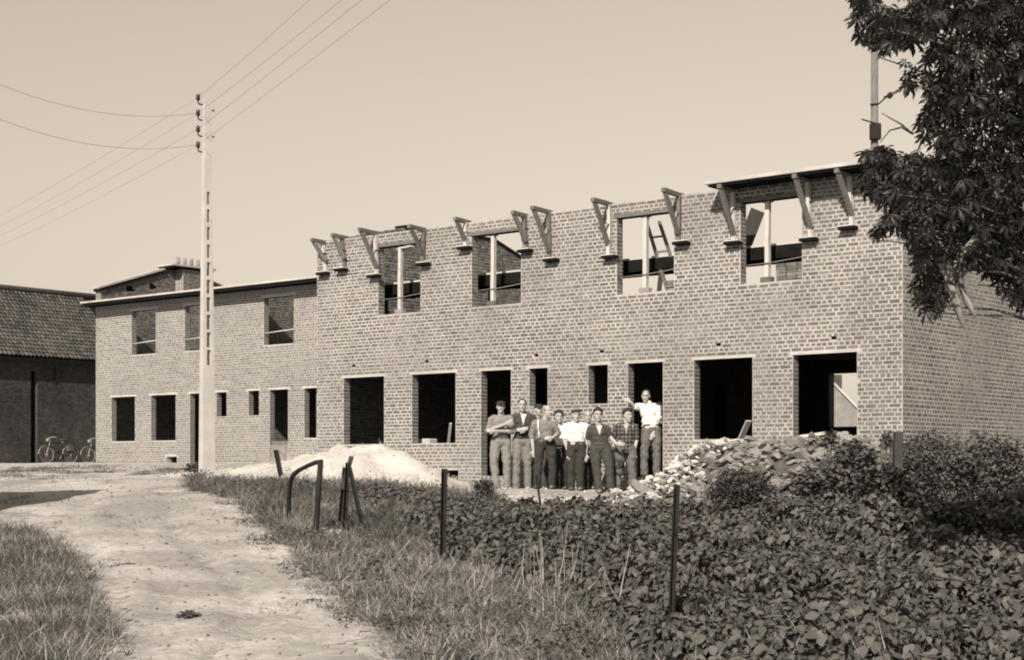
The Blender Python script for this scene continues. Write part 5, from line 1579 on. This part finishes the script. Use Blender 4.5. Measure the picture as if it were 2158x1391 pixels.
person('man in a cap and pale work clothes with folded arms before the doorway', 31.0, 1033, (1055.5, 858), [(1036, 880), (1076, 880)], [(1045, 931), (1066, 931)], [(1041, 976), (1068, 976)], [(1047, 1024), (1069, 1024)],
       [(1028, 907, -.06), (1082, 909, -.06)], [(1066, 893, -.24), (1042, 908, -.25)], 'cloth_light', 'cloth_light', 'cap', sleeve='rolled', size=.98, hand_dir=((.8, -.1, .45), (-.9, -.15, .1)))
person('man in a dark cardigan over a white shirt holding his hands before him', 31.1, 1032, (1100.5, 853), [(1084, 874), (1123, 875)], [(1091, 928), (1111, 928)], [(1089, 974), (1112, 974)], [(1087, 1024), (1113, 1022)],
       [(1080, 899, .0), (1124, 899, .03)], [(1096, 903, -.22), (1106, 905, -.22)], 'cloth_dark', 'cloth_mid', 'receding', sleeve='long', vneck='cloth_white', size=1.0, hand_dir=((.8, -.3, .1), (-.8, -.3, .1)), shoe='leather_dusty')
person('man in a dark cap mostly hidden behind the man with braces', 31.25, 1028, (1135, 860), [(1117, 883), (1155, 883)], [(1126, 931), (1147, 931)], [(1126, 976), (1147, 976)], [(1126, 1020), (1147, 1020)],
       [(1114, 908, .03), (1157, 908, .03)], [(1118, 930, 0), (1153, 930, 0)], 'cloth_grey', 'cloth_dark', 'cap', size=.95, yaw=.3)
person('stout bald man in a grey shirt with pale braces, looking aside', 30.2, 1031, (1153, 868), [(1127, 889), (1168, 893)], [(1137, 934), (1160, 934)], [(1135, 976), (1164, 976)], [(1131, 1023), (1163, 1023)],
       [(1120, 916, .02), (1177, 914, .02)], [(1124, 948, -.03), (1165, 922, -.2)], 'cloth_mid', 'cloth_black', 'bald', yaw=.75, sleeve='rolled', braces=True, size=1.0, hand_dir=(None, (-.7, -.3, -.1)))
person('dark-haired man in a white shirt standing behind the man with braces', 30.75, 1026, (1178, 873), [(1161, 896), (1197, 896)], [(1169, 943), (1189, 943)], [(1169, 984), (1189, 984)], [(1169, 1020), (1189, 1020)],
       [(1157, 922, .03), (1200, 922, .03)], [(1160, 948, 0), (1198, 948, 0)], 'cloth_white', 'cloth_black', 'dark', yaw=.15, sleeve='short', size=.96)
person('man in a beret and white T-shirt with both arms hanging', 29.95, 1036, (1214, 878), [(1193, 898), (1232, 898)], [(1204, 943), (1226, 943)], [(1204, 985), (1223, 985)], [(1203, 1027), (1223, 1027)],
       [(1189, 927, .03), (1237, 927, .03)], [(1199, 958, -.06), (1235, 958, -.04)], 'cloth_white', 'cloth_black', 'beret', yaw=.2, sleeve='short', size=.98, tilt=.06)
person('bald man peering over the shoulders of the men in white and dark shirts', 30.5, 1028, (1239, 874), [(1221, 897), (1258, 897)], [(1229, 944), (1250, 944)], [(1229, 986), (1250, 986)], [(1229, 1020), (1250, 1020)],
       [(1218, 922, .03), (1261, 922, .03)], [(1221, 948, 0), (1258, 948, 0)], 'cloth_white', 'cloth_black', 'bald', size=.95, sleeve='short')
person('dark-haired man in a dark open-necked shirt reaching his hand sideways', 29.45, 1041, (1260.5, 877), [(1244, 902), (1280, 902)], [(1254, 945), (1276, 945)], [(1257, 986), (1283, 982)], [(1263, 1032), (1288, 1029)],
       [(1239, 925, .05), (1284, 920, .02)], [(1246, 946, .12), (1299, 937, -.10)], 'cloth_dark', 'cloth_dark', 'dark', yaw=.05, sleeve='short', vneck='cloth_white', size=.99, hand_dir=(None, (.95, -.2, -.05)), shoe='leather_dusty')
person('man in a dark plaid shirt looking aside, beside the raised-arm man', 29.7, 1036, (1323, 875), [(1300, 896), (1338, 896)], [(1309, 945), (1330, 945)], [(1303, 985), (1331, 985)], [(1300, 1026), (1333, 1025)],
       [(1294, 920, .06), (1342, 924, .02)], [(1299, 938, .10), (1336, 953, -.05)], 'cloth_plaid', 'cloth_grey', 'dark', yaw=.55, nod=.05, sleeve='short', hem=True, size=.97, patch=0, vneck='skin', shoe='leather_dusty')
fz = CZ + FLOOR
person('man in a white T-shirt in the doorway with one arm raised to the jamb', 29.9, 1005, (1361, 836), [(1347, 855), (1385, 857)], [(1363, 907), (1382, 907)], [(1358, 952), (1384, 950)], [(1357, 998), (1384, 997)],
       [(1338, 858, -.10), (1388, 885, .0)], [(1329, 848, -.16), (1377, 912, -.10)], 'cloth_white', 'cloth_grey', 'receding', yaw=-.3, nod=.12, tilt=.05, sleeve='short', size=.96, base=fz, hand_dir=((-.85, .1, .45), None))
person('man in shadow half hidden behind the raised-arm man in the doorway', 30.75, 1004, (1389, 862), [(1374, 882), (1404, 884)], [(1381, 922), (1397, 922)], [(1381, 962), (1397, 962)], [(1381, 996), (1397, 996)],
       [(1371, 903, .02), (1404, 903, -.05)], [(1376, 920, 0), (1392, 890, -.25)], 'cloth_dark', 'cloth_grey', 'dark', size=.86, base=fz, sleeve='rolled', hand_dir=(None, (-.4, -.3, .6)))
